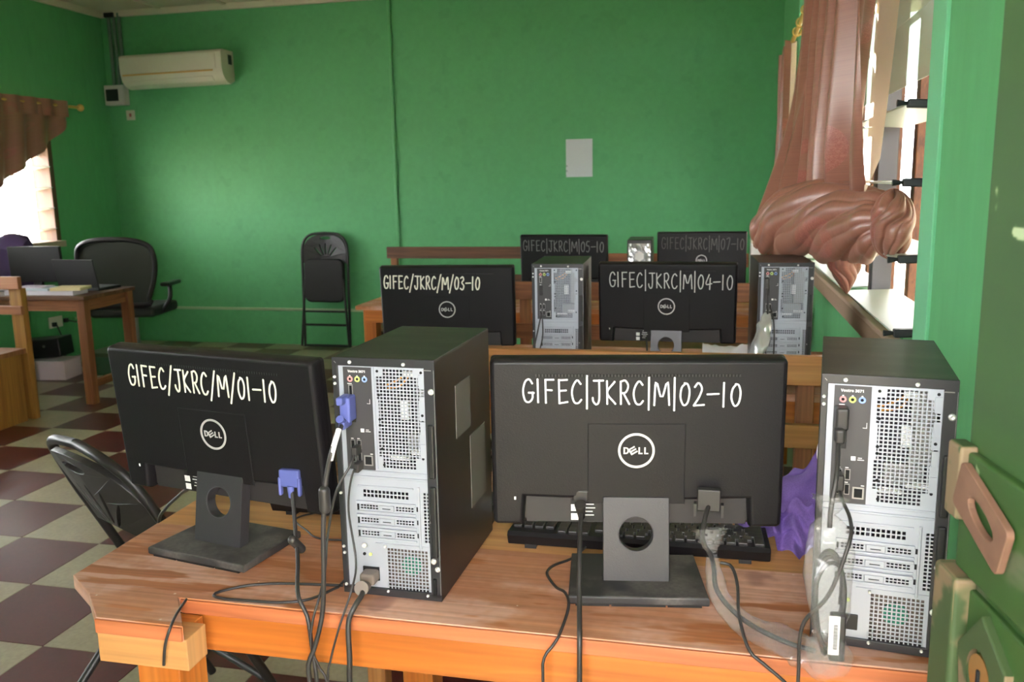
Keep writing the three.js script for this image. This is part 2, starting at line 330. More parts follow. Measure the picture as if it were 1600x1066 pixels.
// ---------------------------------------------------------------- right louvre window
function louvreBlade(parent, len, w, tilt, pos, clipMat = M.clip) {  // blade along z, tilt about z (0 = flat)
  const b = new THREE.Group(); b.name = 'glass_blade'; b.position.set(...pos); b.rotation.z = tilt; parent.add(b);
  return b;
}
{
  const w = struct('window_1');
  // painted reveal boards
  mesh('window_trim', [rbox(0.012, RW.y1 - RW.y0 + 0.5, 0.125, 0.003, XR - 0.002, (RW.y0 + RW.y1) / 2, RW.z1 + 0.062)], M.trim, w);
  mesh('window_trim', [rbox(0.04, RW.y1 - RW.y0 + 0.1, 0.04, 0.004, XR, (RW.y0 + RW.y1) / 2, RW.z0 - 0.02)], M.trim, w);
  mesh('window_head', [rbox(0.06, 0.05, RW.z1 - RW.z0, 0.004, XR + 0.02, RW.y1 + 0.02, (RW.z0 + RW.z1) / 2)], M.trim, w);
  mesh('sill_board', [rbox(0.20, 0.05, RW.z1 - RW.z0, 0.004, XR + 0.07, RW.y0 - 0.03, (RW.z0 + RW.z1) / 2)], M.sill, w);
  mesh('sill_nosing', [rbox(0.03, 0.055, RW.z1 - RW.z0 - 0.02, 0.004, XR - 0.016, RW.y0 - 0.045, (RW.z0 + RW.z1) / 2)], std({ color: col(150, 126, 104), roughness: 0.7 }), w);
  const bays = [[-2.215, -3.075], [-3.165, -4.2], [-4.29, -5.45]];
  for (const z of [-2.2, -3.12, -4.245, -5.475]) mesh('mullion', [rbox(0.06, RW.y1 - RW.y0, z === -2.2 ? 0.02 : 0.07, 0.003, XR + 0.075, (RW.y0 + RW.y1) / 2, z)], M.frame, w);
  const blade = (zA, zB, y, tilt) => {
    const L = Math.abs(zA - zB) - 0.02, g = rbox(0.155, 0.005, L, 0.0022);
    const b = mesh('glass_blade', g, M.glass, w); b.position.set(XR + 0.035, y, (zA + zB) / 2); b.rotation.z = tilt;
    for (const zz of [zA - 0.012, zB + 0.012]) { if (zz < -3) continue; const c = mesh('blade_clip', [rbox(0.085, 0.02, 0.026, 0.004, -0.035, 0.002, 0), rbox(0.04, 0.035, 0.03, 0.005, 0.0, 0.004, 0), cyl(0.008, 0.003, 0.03, -0.085, 0.002, 0, 0, 0, Math.PI / 2, 8)], M.clip, b); c.position.z = zz - (zA + zB) / 2; }
  };
  [1.012, 1.19, 1.366, 1.541].forEach((y, i) => bays.forEach(([a, b], k) => blade(a, b, y, [0.04, 0.05, 0.0, -0.06][i])));
  [1.71, 1.875, 2.04, 2.205].forEach((y) => bays.forEach(([a, b]) => blade(a, b, y, -1.25)));
  // timber bars outside the glass
  for (const z of [-2.3, -2.8, -3.3, -3.69, -4.15, -4.6, -5.2]) mesh('security_bar', [rbox(0.03, RW.y1 - RW.y0 + 0.1, 0.06, 0.004, XR + WT + 0.05, (RW.y0 + RW.y1) / 2, z)], std({ map: T.dark, color: col(235, 215, 190), roughness: 0.7 }), w);
}
// weathered white wall and timber posts of the building across the passage
struct('wall_opposite', uvm(box(0.2, 3.2, 14, 2.9, 1.5, -6)), M.plaster);

// ---------------------------------------------------------------- left louvre windows
LW.forEach((r, k) => {
  const w = struct('window_' + (k + 2)), x = XL, zc = (r.z0 + r.z1) / 2, L = r.z1 - r.z0, H = r.y1 - r.y0, yc = (r.y0 + r.y1) / 2;
  for (const z of [r.z0 + 0.025, r.z1 - 0.025]) mesh('window_jamb', uvm(rbox(0.17, H, 0.05, 0.004, x - 0.07, yc, z), 'y'), M.dark, w);
  mesh('window_head', uvm(rbox(0.17, 0.05, L, 0.004, x - 0.07, r.y1 - 0.025, zc), 'z'), M.dark, w);
  mesh('window_sill', uvm(rbox(0.22, 0.05, L, 0.004, x - 0.05, r.y0 - 0.005, zc), 'z'), M.sill, w);
  mesh('mullion', uvm(rbox(0.06, H, 0.05, 0.004, x - 0.08, yc, zc), 'y'), M.cream, w);
  for (let i = 0; i < 6; i++) for (const s of [-1, 1]) {
    const open = i < 4, b = mesh('glass_blade', rbox(0.15, 0.005, L / 2 - 0.09, 0.002), M.glass, w);
    b.position.set(x - 0.05, r.y0 + 0.11 + i * 0.165, zc + s * L / 4); b.rotation.z = open ? 0.15 : 1.2;
  }
  for (let i = 0; i < 9; i++) mesh('security_bar', rbox(0.02, H, 0.02, 0.004, x - WT - 0.03, yc, r.z0 + L * (i + 0.5) / 9), M.cream, w);
});

// ---------------------------------------------------------------- open door with hasp and rim lock
{
  const d = struct('door_1');
  const A = V(0.372, 0, -0.05), B = V(0.249, 0, -0.905), L = A.distanceTo(B);
  d.position.copy(B); d.rotation.y = Math.atan2(A.x - B.x, A.z - B.z);        // local +z runs from the free edge to the hinge
  mesh('door_leaf', uvm(rbox(0.042, 2.06, L, 0.004, 0.021, 1.03, L / 2), 'y', [0.2, 0.1], 0.9), M.door, d);
  for (const y of [0.12, 0.9, 1.95]) mesh('door_rail', uvm(rbox(0.008, 0.18, L - 0.02, 0.003, -0.002, y, L / 2), 'z', [0.3, 0.6], 0.9), M.door, d);
  // hasp: painted backing plate, worn end block and a rusty slotted flap hanging towards the hinge
  const h = mesh('hasp_plate', uvm(rbox(0.010, 0.12, 0.26, 0.003, -0.004, 1.062, 0.14), 'z', [0, 0.2], 1.5), M.door, d);
  mesh('end_block', uvm(rbox(0.018, 0.075, 0.03, 0.004, -0.008, 1.09, 0.008), 'y', [0.1, 0], 5), M.chip, h);
  const s = rrect(-0.052, -0.025, 0.052, 0.025, 0.007); const hole = new THREE.Path(); hole.absellipse(-0.004, 0, 0.028, 0.0105, 0, Math.PI * 2, true); s.holes.push(hole);
  const f = extr(s, 0.005, 0.001); f.translate(0, 0, -0.0025); f.rotateZ(0.33); f.rotateY(Math.PI / 2); f.translate(-0.014, 1.076, 0.07);
  mesh('hasp_flap', uvm(f, 'z', [0, 0], 6), M.rust, h);
  // rim lock case, diamond shaped frame and key cylinder
  const k = mesh('lock_case', uvm(rbox(0.024, 0.17, 0.05, 0.005, -0.009, 0.915, 0.016), 'y', [0.4, 0], 3), M.chip, d);
  const q = poly([[-0.045, 0], [0, 0.05], [0.05, 0.02], [0.05, -0.05], [-0.03, -0.07]]); const qh = new THREE.Path(); qh.absellipse(0.002, -0.012, 0.026, 0.03, 0, Math.PI * 2, true); q.holes.push(qh);
  const qf = extr(q, 0.012, 0.002); qf.rotateY(-Math.PI / 2); qf.translate(0, 0.935, 0.085);
  mesh('lock_frame', uvm(qf, 'y', [0.2, 0.3], 4), M.chip, k);
  mesh('lock_cylinder', cyl(0.021, 0.021, 0.014, -0.006, 0.925, 0.087, 0, 0, Math.PI / 2, 24), M.brass, k);
  mesh('keyhole', rbox(0.003, 0.014, 0.005, 0.001, -0.0135, 0.925, 0.087), M.hole, k);
}

// ---------------------------------------------------------------- tables
const TH = 0.76;
function table(label, pos, x0, x1, planks, jog, legs) {
  const t = thing('computer_table', label, 'table', pos, 0, 'long wooden computer tables');
  planks.forEach(([za, zb], i) => {
    let g;
    if (i === 0 && jog) { g = extr(poly(jog), 0.022, 0.0015); g.rotateX(-Math.PI / 2); g.translate(0, TH - 0.022, 0); }
    else g = rbox(x1 - x0, 0.022, zb - za - 0.0012, 0.0015, (x0 + x1) / 2, TH - 0.011, (za + zb) / 2);
    mesh('top_plank', uvm(g, 'x', [i * 0.37 + 0.05, i * 0.23 + (i ? 0.4 : 0)], 0.8), i === 0 ? M.top : i === 1 ? M.topPale : M.top, t);
  });
  const zf = planks[0][1], zk = planks[planks.length - 1][0];
  mesh('front_apron', uvm(rbox(legs.ax1 - legs.ax0, 0.066, 0.022, 0.0015, (legs.ax0 + legs.ax1) / 2, TH - 0.056, zf - 0.022), 'x'), M.apron, t);
  mesh('rear_apron', uvm(rbox(x1 - x0 - 0.1, 0.066, 0.022, 0.0015, (x0 + x1) / 2, TH - 0.056, zk + 0.03), 'x'), M.apron, t);
  for (const [lx, lz] of legs.at) mesh('leg', uvm(rbox(0.07, TH - 0.024, 0.07, 0.002, lx, (TH - 0.024) / 2, lz), 'y'), M.apron, t);
  return t;
}
M.lip = std({ map: woodTex([184, 110, 70], [168, 94, 56], [138, 74, 44], 19), roughness: 0.5 });
M.topPale = std({ map: woodTex([196, 148, 96], [182, 130, 78], [150, 100, 60], 15), roughness: 0.5 });
const t1 = table('wooden table with dusty orange-brown planks carrying monitors 01 and 02', [0, 0, 0], -1.015, 0.365, [[-1.375, -1.11], [-1.60, -1.376], [-1.78, -1.601]],
  [[-1.015, 1.375], [0.365, 1.375], [0.365, 1.11], [-0.795, 1.11], [-0.735, 1.03], [-0.88, 1.03], [-0.945, 1.097], [-1.015, 1.148]].map(([x, y]) => [x, y]).reverse(),
  { ax0: -0.795, ax1: 0.34, at: [[-0.79, -1.075], [0.31, -1.16], [-0.62, -1.72], [0.31, -1.72]] });
mesh('edge_band', uvm(rbox(1.155, 0.0216, 0.005, 0.001, -0.2125, TH - 0.0112, -1.1085), 'x'), M.lip, t1);
mesh('edge_band', uvm(rbox(0.144, 0.0216, 0.005, 0.001, -0.808, TH - 0.0112, -1.0285), 'x', [0.3, 0.2]), M.lip, t1);
mesh('corner_apron', uvm(rbox(0.15, 0.05, 0.05, 0.0015, -0.81, TH - 0.048, -1.06), 'x'), M.topPale, t1);
table('wooden table behind first bench, carrying monitors 03 and 04', [0, 0, 0], -1.1, 0.4, [[-2.85, -2.6], [-3.08, -2.851], [-3.28, -3.081]], null,
  { ax0: -1.05, ax1: 0.36, at: [[-1.05, -2.68], [0.34, -2.68], [-1.05, -3.22], [0.34, -3.22]] });
table('wooden table nearest the back wall, carrying monitors 05 and 07', [0, 0, 0], -1.83, 0.4, [[-4.5, -4.25], [-4.75, -4.501], [-4.95, -4.751]], null,
  { ax0: -1.78, ax1: 0.36, at: [[-1.77, -4.33], [0.34, -4.33], [-1.77, -4.9], [0.34, -4.9]] });

// ---------------------------------------------------------------- benches with backrests
function bench(label, x0, x1, z, top, mat = M.bench, seatDir = 1) {
  const b = thing('bench', label, 'bench', [0, 0, 0], 0, 'wooden benches with slatted backs');
  const L = x1 - x0, xc = (x0 + x1) / 2;
  mesh('back_rail', uvm(rbox(L, 0.08, 0.025, 0.003, xc, top - 0.04, z), 'x', [z, 0]), mat, b);
  mesh('back_rail', uvm(rbox(L, 0.065, 0.025, 0.003, xc, top - 0.222, z), 'x', [z + 0.3, 0.4]), mat, b);
  for (const x of [x0 + 0.04, x1 - 0.04]) {
    mesh('back_post', uvm(rbox(0.045, top - 0.01, 0.045, 0.003, x, (top - 0.01) / 2, z + seatDir * -0.036), 'y'), M.dark2, b);
    mesh('leg', uvm(rbox(0.05, 0.42, 0.05, 0.003, x, 0.21, z + seatDir * 0.36), 'y'), mat, b);
    mesh('side_rail', uvm(rbox(0.03, 0.06, 0.38, 0.003, x, 0.39, z + seatDir * 0.16), 'z'), mat, b);
  }
  mesh('seat', uvm(rbox(L, 0.025, 0.38, 0.003, xc, 0.435, z + seatDir * 0.21), 'x', [z, 0.7]), mat, b);
  return b;
}
M.dark2 = std({ map: woodTex([150, 96, 60], [130, 80, 50], [100, 60, 36], 35), roughness: 0.55 });
bench('light wooden bench with two back rails behind monitor 02', -0.9, 0.292, -2.40, 0.916);
bench('reddish wooden bench with two back rails behind monitors 03 and 04', -0.86, 0.30, -3.78, 0.95, M.dark2);
bench('wooden bench whose back board shows behind the small tower', -0.72, 0.2, -5.25, 0.955, M.dark2);
bench('dark brown bench with thin top rail by the back wall', -2.235, -0.95, -5.8, 0.955, M.dark);
M.ochre = std({ map: woodTex([150, 104, 44], [132, 88, 34], [100, 64, 24], 25), roughness: 0.55 });
{ // bench at the left edge
  const b = thing('bench', 'yellowish wooden bench with solid end beside the office desk', 'bench', [0, 0, 0], 0);
  mesh('back_rail', uvm(rbox(1.3, 0.075, 0.03, 0.003, -4.68, 0.846, -4.40), 'x'), M.dark2, b);
  mesh('back_rail', uvm(rbox(1.3, 0.05, 0.03, 0.003, -4.68, 0.68, -4.40), 'x'), M.dark2, b);
  mesh('back_post', uvm(rbox(0.085, 0.81, 0.045, 0.003, -4.09, 0.405, -4.44), 'y'), M.ochre, b);
  mesh('seat', uvm(rbox(1.3, 0.03, 0.36, 0.003, -4.69, 0.435, -4.22), 'x'), M.dark2, b);
  mesh('end_panel', uvm(rbox(0.03, 0.42, 0.32, 0.003, -4.08, 0.21, -4.22), 'y'), M.ochre, b);
  mesh('front_board', uvm(rbox(1.2, 0.3, 0.025, 0.003, -4.69, 0.26, -4.06), 'x'), M.ochre, b);
}

// ---------------------------------------------------------------- monitors
const MW = 0.445, MH = 0.268;
const GL = {   // handwriting strokes in a unit box
  G: [[[0.85, 0.82], [0.6, 1], [0.25, 0.9], [0.05, 0.5], [0.2, 0.1], [0.55, 0], [0.85, 0.15], [0.88, 0.42]], [[0.55, 0.42], [0.98, 0.42]]],
  I: [[[0.3, 1], [0.35, 0]]], F: [[[0.15, 1], [0.18, 0]], [[0.15, 1], [0.85, 1]], [[0.16, 0.55], [0.7, 0.55]]],
  E: [[[0.15, 1], [0.18, 0]], [[0.15, 1], [0.85, 1]], [[0.16, 0.53], [0.75, 0.54]], [[0.18, 0], [0.88, 0.03]]],
  C: [[[0.85, 0.85], [0.55, 1], [0.2, 0.75], [0.1, 0.4], [0.3, 0.05], [0.65, 0], [0.9, 0.15]]],
  '|': [[[0.5, 1.2], [0.5, -0.22]]], '/': [[[0.95, 1.15], [0.05, -0.25]]],
  J: [[[0.2, 1], [1, 1]], [[0.65, 1], [0.66, 0.2], [0.45, -0.05], [0.15, 0.1], [0.1, 0.25]]],
  K: [[[0.15, 1], [0.18, 0]], [[0.8, 0.95], [0.18, 0.5], [0.88, 0]]],
  R: [[[0.15, 0.98], [0.18, 0]], [[0.15, 0.98], [0.55, 1.02], [0.8, 0.8], [0.6, 0.52], [0.18, 0.48]], [[0.4, 0.48], [0.9, 0]]],
  M: [[[0.05, 0], [0.15, 1], [0.5, 0.3], [0.85, 1], [0.98, 0]]],
  '0': [[[0.5, 0.95], [0.2, 0.75], [0.12, 0.35], [0.4, 0.02], [0.75, 0.15], [0.88, 0.6], [0.7, 0.92], [0.45, 0.96]]],
  '1': [[[0.35, 1], [0.35, 0]]], '-': [[[0.05, 0.5], [0.95, 0.52]]],
  '2': [[[0.15, 0.8], [0.45, 1], [0.75, 0.75], [0.55, 0.4], [0.1, 0.02]], [[0.1, 0.02], [0.95, 0.05]]],
  '3': [[[0.15, 0.9], [0.55, 1], [0.75, 0.78], [0.4, 0.54], [0.8, 0.3], [0.55, 0], [0.1, 0.1]]],
  '4': [[[0.55, 1], [0.1, 0.35], [0.95, 0.38]], [[0.72, 0.75], [0.66, 0]]],
  '5': [[[0.8, 1], [0.25, 0.98], [0.2, 0.6], [0.6, 0.6], [0.8, 0.3], [0.5, 0], [0.12, 0.08]]],
  '7': [[[0.1, 0.95], [0.85, 1], [0.4, 0]]],
};
const GW = { I: 0.45, '|': 0.4, '/': 0.75, '1': 0.5, M: 1.25, '-': 0.95 };
function handwriting(s, x0, x1, y0, y1, r, z, slant = 0) {
  let total = 0; for (const ch of s) total += (GW[ch] ?? 0.9) + 0.16;
  const k = (x1 - x0) / total, list = []; let x = x0;
  for (const ch of s) {
    const w = GW[ch] ?? 0.9;
    for (const st of GL[ch]) {
      const pts = st.map(([a, b]) => V(x + a * w * k + slant * (b - 0.5), y0 + b * (y1 - y0) + (rnd() - 0.5) * 0.001 - (x - x0) * 0.02, 0));
      const g = tube(pts, r, Math.max(6, pts.length * 5), 6); list.push(g);
      for (const e of [pts[0], pts[pts.length - 1]]) { const b = new THREE.SphereGeometry(r, 6, 4); b.translate(e.x, e.y, 0); list.push(b); }
    }
    x += (w + 0.16) * k;
  }
  const g = merge(list); g.scale(1, 1, 0.28); g.translate(0, 0, z); return g;
}
function monitor(label, x, z, yaw, tilt, write, full = true, hb = 0.095) {
  const m = thing('monitor', label, 'monitor', [x, TH, z], yaw, 'black monitors seen from behind');
  const head = new THREE.Group(); head.name = 'head'; head.position.set(0, hb, 0); head.rotation.x = tilt; m.add(head);
  mesh('screen_frame', rbox(MW, MH, 0.016, 0.006, 0, MH / 2, -0.014), M.bezel, head);
  // moulded back with the connector bay cut out of its lower edge
  const s = new THREE.Shape(), hw = MW / 2, r = 0.0095, n = 0.17, nh = 0.05;
  s.moveTo(-hw + r, 0); s.lineTo(-n - 0.004, 0); s.lineTo(-n, nh - 0.004); s.quadraticCurveTo(0, nh - 0.012, n, nh - 0.004); s.lineTo(n + 0.004, 0); s.lineTo(hw - r, 0);
  s.absarc(hw - r, r, r, -Math.PI / 2, 0); s.lineTo(hw, MH - r); s.absarc(hw - r, MH - r, r, 0, Math.PI / 2); s.lineTo(-hw + r, MH); s.absarc(-hw + r, MH - r, r, Math.PI / 2, Math.PI); s.lineTo(-hw, r); s.absarc(-hw + r, r, r, Math.PI, Math.PI * 1.5);
  const g = extr(s, 0.008, 0.008, { bt: 0.014, bs: 5, cs: 6 }); g.translate(0, 0, -0.008);
  mesh('back_shell', uvm(softNormals(g, 0.6), 'x', [0, 0], 8), M.plastic, head);
  const zb = 0.014;
  mesh('connector_bay', box(0.34, 0.05, 0.006, 0, 0.025, -0.007), M.recess, head);
  mesh('cover_panel', uvm(rbox(0.146, 0.127, 0.0016, 0.0006, 0, nh + 0.053, zb - 0.0003), 'x', [0, 0], 8), M.plastic, head);
  const seam = []; for (const [w, h, xx, yy] of [[0.001, 0.128, -0.0737, nh + 0.053], [0.001, 0.128, 0.0737, nh + 0.053], [0.148, 0.001, 0, nh + 0.1175]]) seam.push(box(w, h, 0.0006, xx, yy, zb));
  mesh('panel_seam', seam, M.hole, head);
  const slot = [box(0.306, 0.0045, 0.0008, 0, MH - 0.0255, zb)];
  const teeth = []; for (let i = 0; i < 62; i++) teeth.push(box(0.0022, 0.0036, 0.0012, -0.1515 + i * 0.00497, MH - 0.0255, zb + 0.0002));
  const vs = mesh('vent_slot', slot, M.hole, head); mesh('vent_rib', teeth, M.plasticSmooth, vs);
  // round emblem
  const ring = new THREE.Shape(); ring.absarc(0, 0, 0.0278, 0, Math.PI * 2); const hole = new THREE.Path(); hole.absarc(0, 0, 0.0242, 0, Math.PI * 2, true); ring.holes.push(hole);
  const rg = extr(ring, 0.0009, 0.0002, { cs: 32 }); rg.translate(0, 0.125, zb + 0.0004);
  const e = merge([[0, 0.0042], [0, 0], [0, -0.0042]].map(([a, b]) => box(0.0105, 0.0022, 0.0009, 0.0006, b, 0)).concat([box(0.0026, 0.0106, 0.0009, -0.0042, 0, 0)])); e.rotateZ(0.55); e.translate(-0.0054, 0.125, zb + 0.0008);
  mesh('emblem', [rg, text('D', 0.0108, 0.0009, -0.0208, 0.1196, zb + 0.0004), e, text('L', 0.0108, 0.0009, 0.0018, 0.1196, zb + 0.0004), text('L', 0.0108, 0.0009, 0.0105, 0.1196, zb + 0.0004)], M.logo, head);
  const hwt = mesh('handwriting', handwriting(write.s, write.x0, write.x1, write.y0, write.y1, write.r, zb + 0.0004, write.slant ?? 0), write.m, head); hwt.userData.label = 'handwritten inventory code ' + write.s.replace(/\|/g, '/');
  if (full) {
    const lb = mesh('rating_label', rbox(0.052, 0.04, 0.0008, 0.0003, -0.075, 0.022, -0.0036), M.black, head);
    mesh('rating_print', [box(0.012, 0.011, 0.0006, -0.094, 0.024, -0.003), box(0.012, 0.011, 0.0006, -0.094, 0.009, -0.003), ...[0, 1, 2, 3, 4].map((i) => box(0.012 + (i % 3) * 0.004, 0.0016, 0.0006, -0.072, 0.036 - i * 0.006, -0.003))], M.white, lb);
    mesh('lock_mark', box(0.003, 0.005, 0.0006, -hw + 0.036, 0.046, zb + 0.0002), M.white, head);
  }
  // stand
  const c = rrect(-0.0505, 0, 0.0505, 0.132, 0.002); const ch = new THREE.Path(); ch.absarc(0, 0.075, 0.0262, 0, Math.PI * 2, true); c.holes.push(ch);
  const cg = extr(c, 0.02, 0.001, { cs: 40 }); cg.translate(0, 0.012, 0.0); cg.rotateX(-0.16); cg.translate(0, -0.001, 0.02);
  const column = mesh('stand_column', uvm(softNormals(cg, 0.4), 'x', [0, 0], 8), write.stand ?? M.stand, m);
  const lip = new THREE.TorusGeometry(0.0268, 0.0012, 8, 40); lip.translate(0, 0.087, 0.0202); lip.rotateX(-0.16); lip.translate(0, -0.001, 0.02);
  mesh('hole_rim', lip, write.stand ?? M.stand, column);
  const bs = poly([[-0.104, 0], [0.104, 0], [0.1, 0.155], [-0.1, 0.155]]); const bg = extr(bs, 0.008, 0.003, { bt: 0.003 }); bg.rotateX(-Math.PI / 2); bg.translate(0, 0.006, 0.092);
  const base = mesh('stand_base', uvm(bg, 'x', [x, 0], 3), M.base, m);
  parts('foot_pad', [box(0.05, 0.005, 0.012, -0.068, 0.0025, 0.086), box(0.05, 0.005, 0.012, 0.068, 0.0025, 0.086), box(0.08, 0.005, 0.012, 0, 0.0025, 0.086), box(0.2, 0.005, 0.012, 0, 0.0025, -0.04)], M.black, base);
  return m;
}
const chalk = bitty(236, 232, 214), chalkW = bitty(240, 238, 240), grey1 = bitty(128, 128, 126), grey2 = bitty(92, 90, 88), chalk4 = bitty(206, 206, 200);
monitor('black monitor marked 01-10 in cream paint, blue video plug below', -0.82, -1.312, -0.19, 0.09, { s: 'GIFEC/JKRC/M/01-10', x0: -0.175, x1: 0.15, y0: 0.2, y1: 0.238, r: 0.0019, m: chalk, slant: 0.002 }, true, 0.087);
monitor('black monitor marked 02-10 in thin white paint', -0.11, -1.304, 0.149, 0.03, { s: 'GIFEC|JKRC|M|02-10', x0: -0.172, x1: 0.158, y0: 0.201, y1: 0.237, r: 0.0016, m: chalkW });
monitor('black monitor marked 03-10 in bold cream paint', -0.848, -2.736, 0.104, 0.074, { s: 'GIFEC/JKRC/M/03-10', x0: -0.207, x1: 0.115, y0: 0.196, y1: 0.238, r: 0.0024, m: chalk, slant: 0.002 }, false);
monitor('black monitor marked 04-10 in white paint', -0.145, -2.889, -0.011, 0.11, { s: 'GIFEC|JKRC|M|04-10', x0: -0.185, x1: 0.213, y0: 0.19, y1: 0.238, r: 0.0019, m: chalk4 }, true);
monitor('black monitor marked 05-10 in faint grey', -0.733, -4.355, -0.03, 0.063, { s: 'GIFEC|JKRC|M|05-10', x0: -0.205, x1: 0.21, y0: 0.19, y1: 0.242, r: 0.0018, m: grey1 }, false);
monitor('black monitor marked 07-10 in barely readable dark grey', -0.059, -4.558, 0.03, 0.067, { s: 'GIFEC|JKRC|M|07-10', x0: -0.2, x1: 0.213, y0: 0.185, y1: 0.242, r: 0.0017, m: grey2 }, false);

// ---------------------------------------------------------------- tower computers (rear face at local z = 0, left rear bottom corner at the origin)
const TW = 0.16, TT = 0.376, TD = 0.28;
function lattice(x0, y0, x1, y1, p, t, z) {
  const out = [], nx = Math.round((x1 - x0) / p), ny = Math.round((y1 - y0) / p), px = (x1 - x0) / nx, py = (y1 - y0) / ny;
  for (let i = 0; i <= nx; i++) out.push(box(t, y1 - y0, 0.0008, x0 + i * px, (y0 + y1) / 2, z));
  for (let i = 0; i <= ny; i++) out.push(box(x1 - x0, t, 0.0008, (x0 + x1) / 2, y0 + i * py, z));
  return out;
}
function tower(label, pos, turn) {
  const t = thing('tower_computer', label, 'computer', pos, turn, 'black tower computers with silver backs');
  const Y = (mm) => TT - mm / 1000, X = (mm) => mm / 1000;       // millimetres from the top left of the back
  const sh = new THREE.Group(); sh.name = 'case'; t.add(sh);
  mesh('top_panel', uvm(rbox(TW, 0.004, TD, 0.0015, TW / 2, TT - 0.002, -TD / 2), 'x', [pos[0], pos[2]], 2.2), M.caseTop, sh);
  mesh('side_panel', rbox(0.003, TT - 0.01, TD, 0.001, TW - 0.0015, TT / 2 + 0.002, -TD / 2), M.case, sh);
  mesh('side_panel', rbox(0.003, TT - 0.01, TD, 0.001, 0.0015, TT / 2 + 0.002, -TD / 2), M.case, sh);
  mesh('bottom_panel', rbox(TW, 0.006, TD, 0.001, TW / 2, 0.007, -TD / 2), M.case, sh);
  mesh('front_bezel', rbox(TW - 0.001, TT - 0.006, 0.024, 0.003, TW / 2, TT / 2 + 0.002, -TD + 0.008), M.case, sh);
  parts('foot', [box(0.03, 0.004, 0.03, 0.03, 0.002, -0.04), box(0.03, 0.004, 0.03, TW - 0.03, 0.002, -0.04), box(0.03, 0.004, 0.03, 0.03, 0.002, -TD + 0.04), box(0.03, 0.004, 0.03, TW - 0.03, 0.002, -TD + 0.04)], M.black, sh);
  // perforated side vents
  for (const [y, h, z, d] of [[0.275, 0.085, -0.125, 0.075], [0.155, 0.125, -0.20, 0.085]]) mesh('side_vent', uvm(rbox(0.0015, h, d, 0.0005, TW + 0.0002, y, z), 'y', [0, 0], 40), M.meshPanel, sh);
  mesh('rear_rim', [rbox(TW, 0.0125, 0.006, 0.001, TW / 2, TT - 0.0065, 0.001), rbox(0.0085, TT - 0.02, 0.006, 0.001, 0.00425, TT / 2, 0.001), rbox(0.0165, TT - 0.02, 0.006, 0.001, TW - 0.00825, TT / 2, 0.001), rbox(TW, 0.012, 0.006, 0.001, TW / 2, 0.01, 0.001)], M.caseRim, sh);
  mesh('rim_edge', [box(0.004, 0.0007, 0.0065, 0.0055, TT - 0.0075, 0.0012, 0, 0, -0.8), box(0.012, 0.0012, 0.0065, TW - 0.011, TT - 0.0155, 0.0012), box(0.0006, TT - 0.03, 0.0062, TW - 0.0012, TT / 2, 0.0013)], M.steel, sh);
  // silver back plate with openings
  const s = poly([[X(8), Y(366)], [X(145), Y(366)], [X(145), Y(12)], [X(8), Y(12)]]);
  const fan = [X(67), Y(168), X(142), Y(16)], colm = [X(134), Y(282), X(145), Y(202)], psu = [X(73), Y(362), X(139), Y(294)], slots = [X(38), Y(216), X(112), Y(203)];
  const cl = []; for (const y of [226, 247, 268]) { cl.push([X(33), Y(y + 9), X(62), Y(y + 1)], [X(90), Y(y + 9), X(119), Y(y + 1)]); }
  for (const h of [fan, colm, psu, slots, ...cl]) s.holes.push(rectPath(...h));
  const pl = extr(s, 0.0012); pl.translate(0, 0, -0.0012);
  const back = mesh('rear_plate', pl, M.silver, t);
  mesh('fan_grille', [...lattice(...fan, 0.0052, 0.0017, -0.0004),
    ...[[67, 16, 79, 28], [126, 16, 142, 28], [133, 62, 142, 92], [133, 112, 142, 168], [133, 28, 138, 40], [67, 150, 74, 168], [126, 150, 142, 168], [67, 62, 70, 110]].map(([a, b, c, d]) => box((c - a) / 1000, (d - b) / 1000, 0.001, X((a + c) / 2), Y((b + d) / 2), -0.0003))], M.silver, back);
  parts('grille_screw_hole', [[70, 20], [138, 20], [71, 56], [71, 93], [71, 102], [138, 84], [138, 94], [73, 138], [75, 163], [137, 150]].map(([a, b]) => cyl(0.0021, 0.0021, 0.0006, X(a), Y(b), 0.0002, Math.PI / 2, 0, 0, 12)), M.hole, back);
  mesh('column_grille', lattice(...colm, 0.0055, 0.0018, -0.0004), M.silver, back);
  mesh('slot_grille', lattice(...slots, 0.0062, 0.0019, -0.0004), M.silver, back);
  mesh('power_supply_grille', lattice(...psu, 0.0055, 0.0016, -0.0004), M.silver, back);
  cl.forEach((c) => mesh('slot_vent', lattice(...c, 0.0045, 0.0014, -0.0004), M.silver, back));
  parts('embossed_tab', [133, 133, 133, 133].map((a, i) => rbox(0.0085, 0.021, 0.0012, 0.0005, X(138.5), Y([34, 66, 104, 138][i]), 0.0004)), M.silver, back);
  for (const y of [226, 247, 268]) {
    const b = mesh('slot_cover', [rbox(0.096, 0.005, 0.004, 0.0014, X(75), Y(y - 2.5), 0.0016), rbox(0.096, 0.0035, 0.003, 0.0012, X(75), Y(y + 12.5), 0.0012), rbox(0.024, 0.0095, 0.003, 0.001, X(76), Y(y + 5), 0.0012)], M.silver, back);
    parts('slot_mark', [box(0.013, 0.0012, 0.0006, X(76), Y(y + 5.5), 0.0027), box(0.003, 0.011, 0.0008, X(29.5), Y(y + 5), 0.0006), box(0.003, 0.007, 0.0008, X(125), Y(y + 3), 0.0006)], M.hole, b);
  }
  parts('slot_bracket', [rbox(0.0035, 0.098, 0.003, 0.001, X(128), Y(243), 0.0012), rbox(0.09, 0.003, 0.002, 0.0008, X(75), Y(198), 0.0008), rbox(0.134, 0.0035, 0.003, 0.0012, X(76), Y(183), 0.001), rbox(0.134, 0.003, 0.0025, 0.001, X(76), Y(174), 0.001)], M.silver, back);
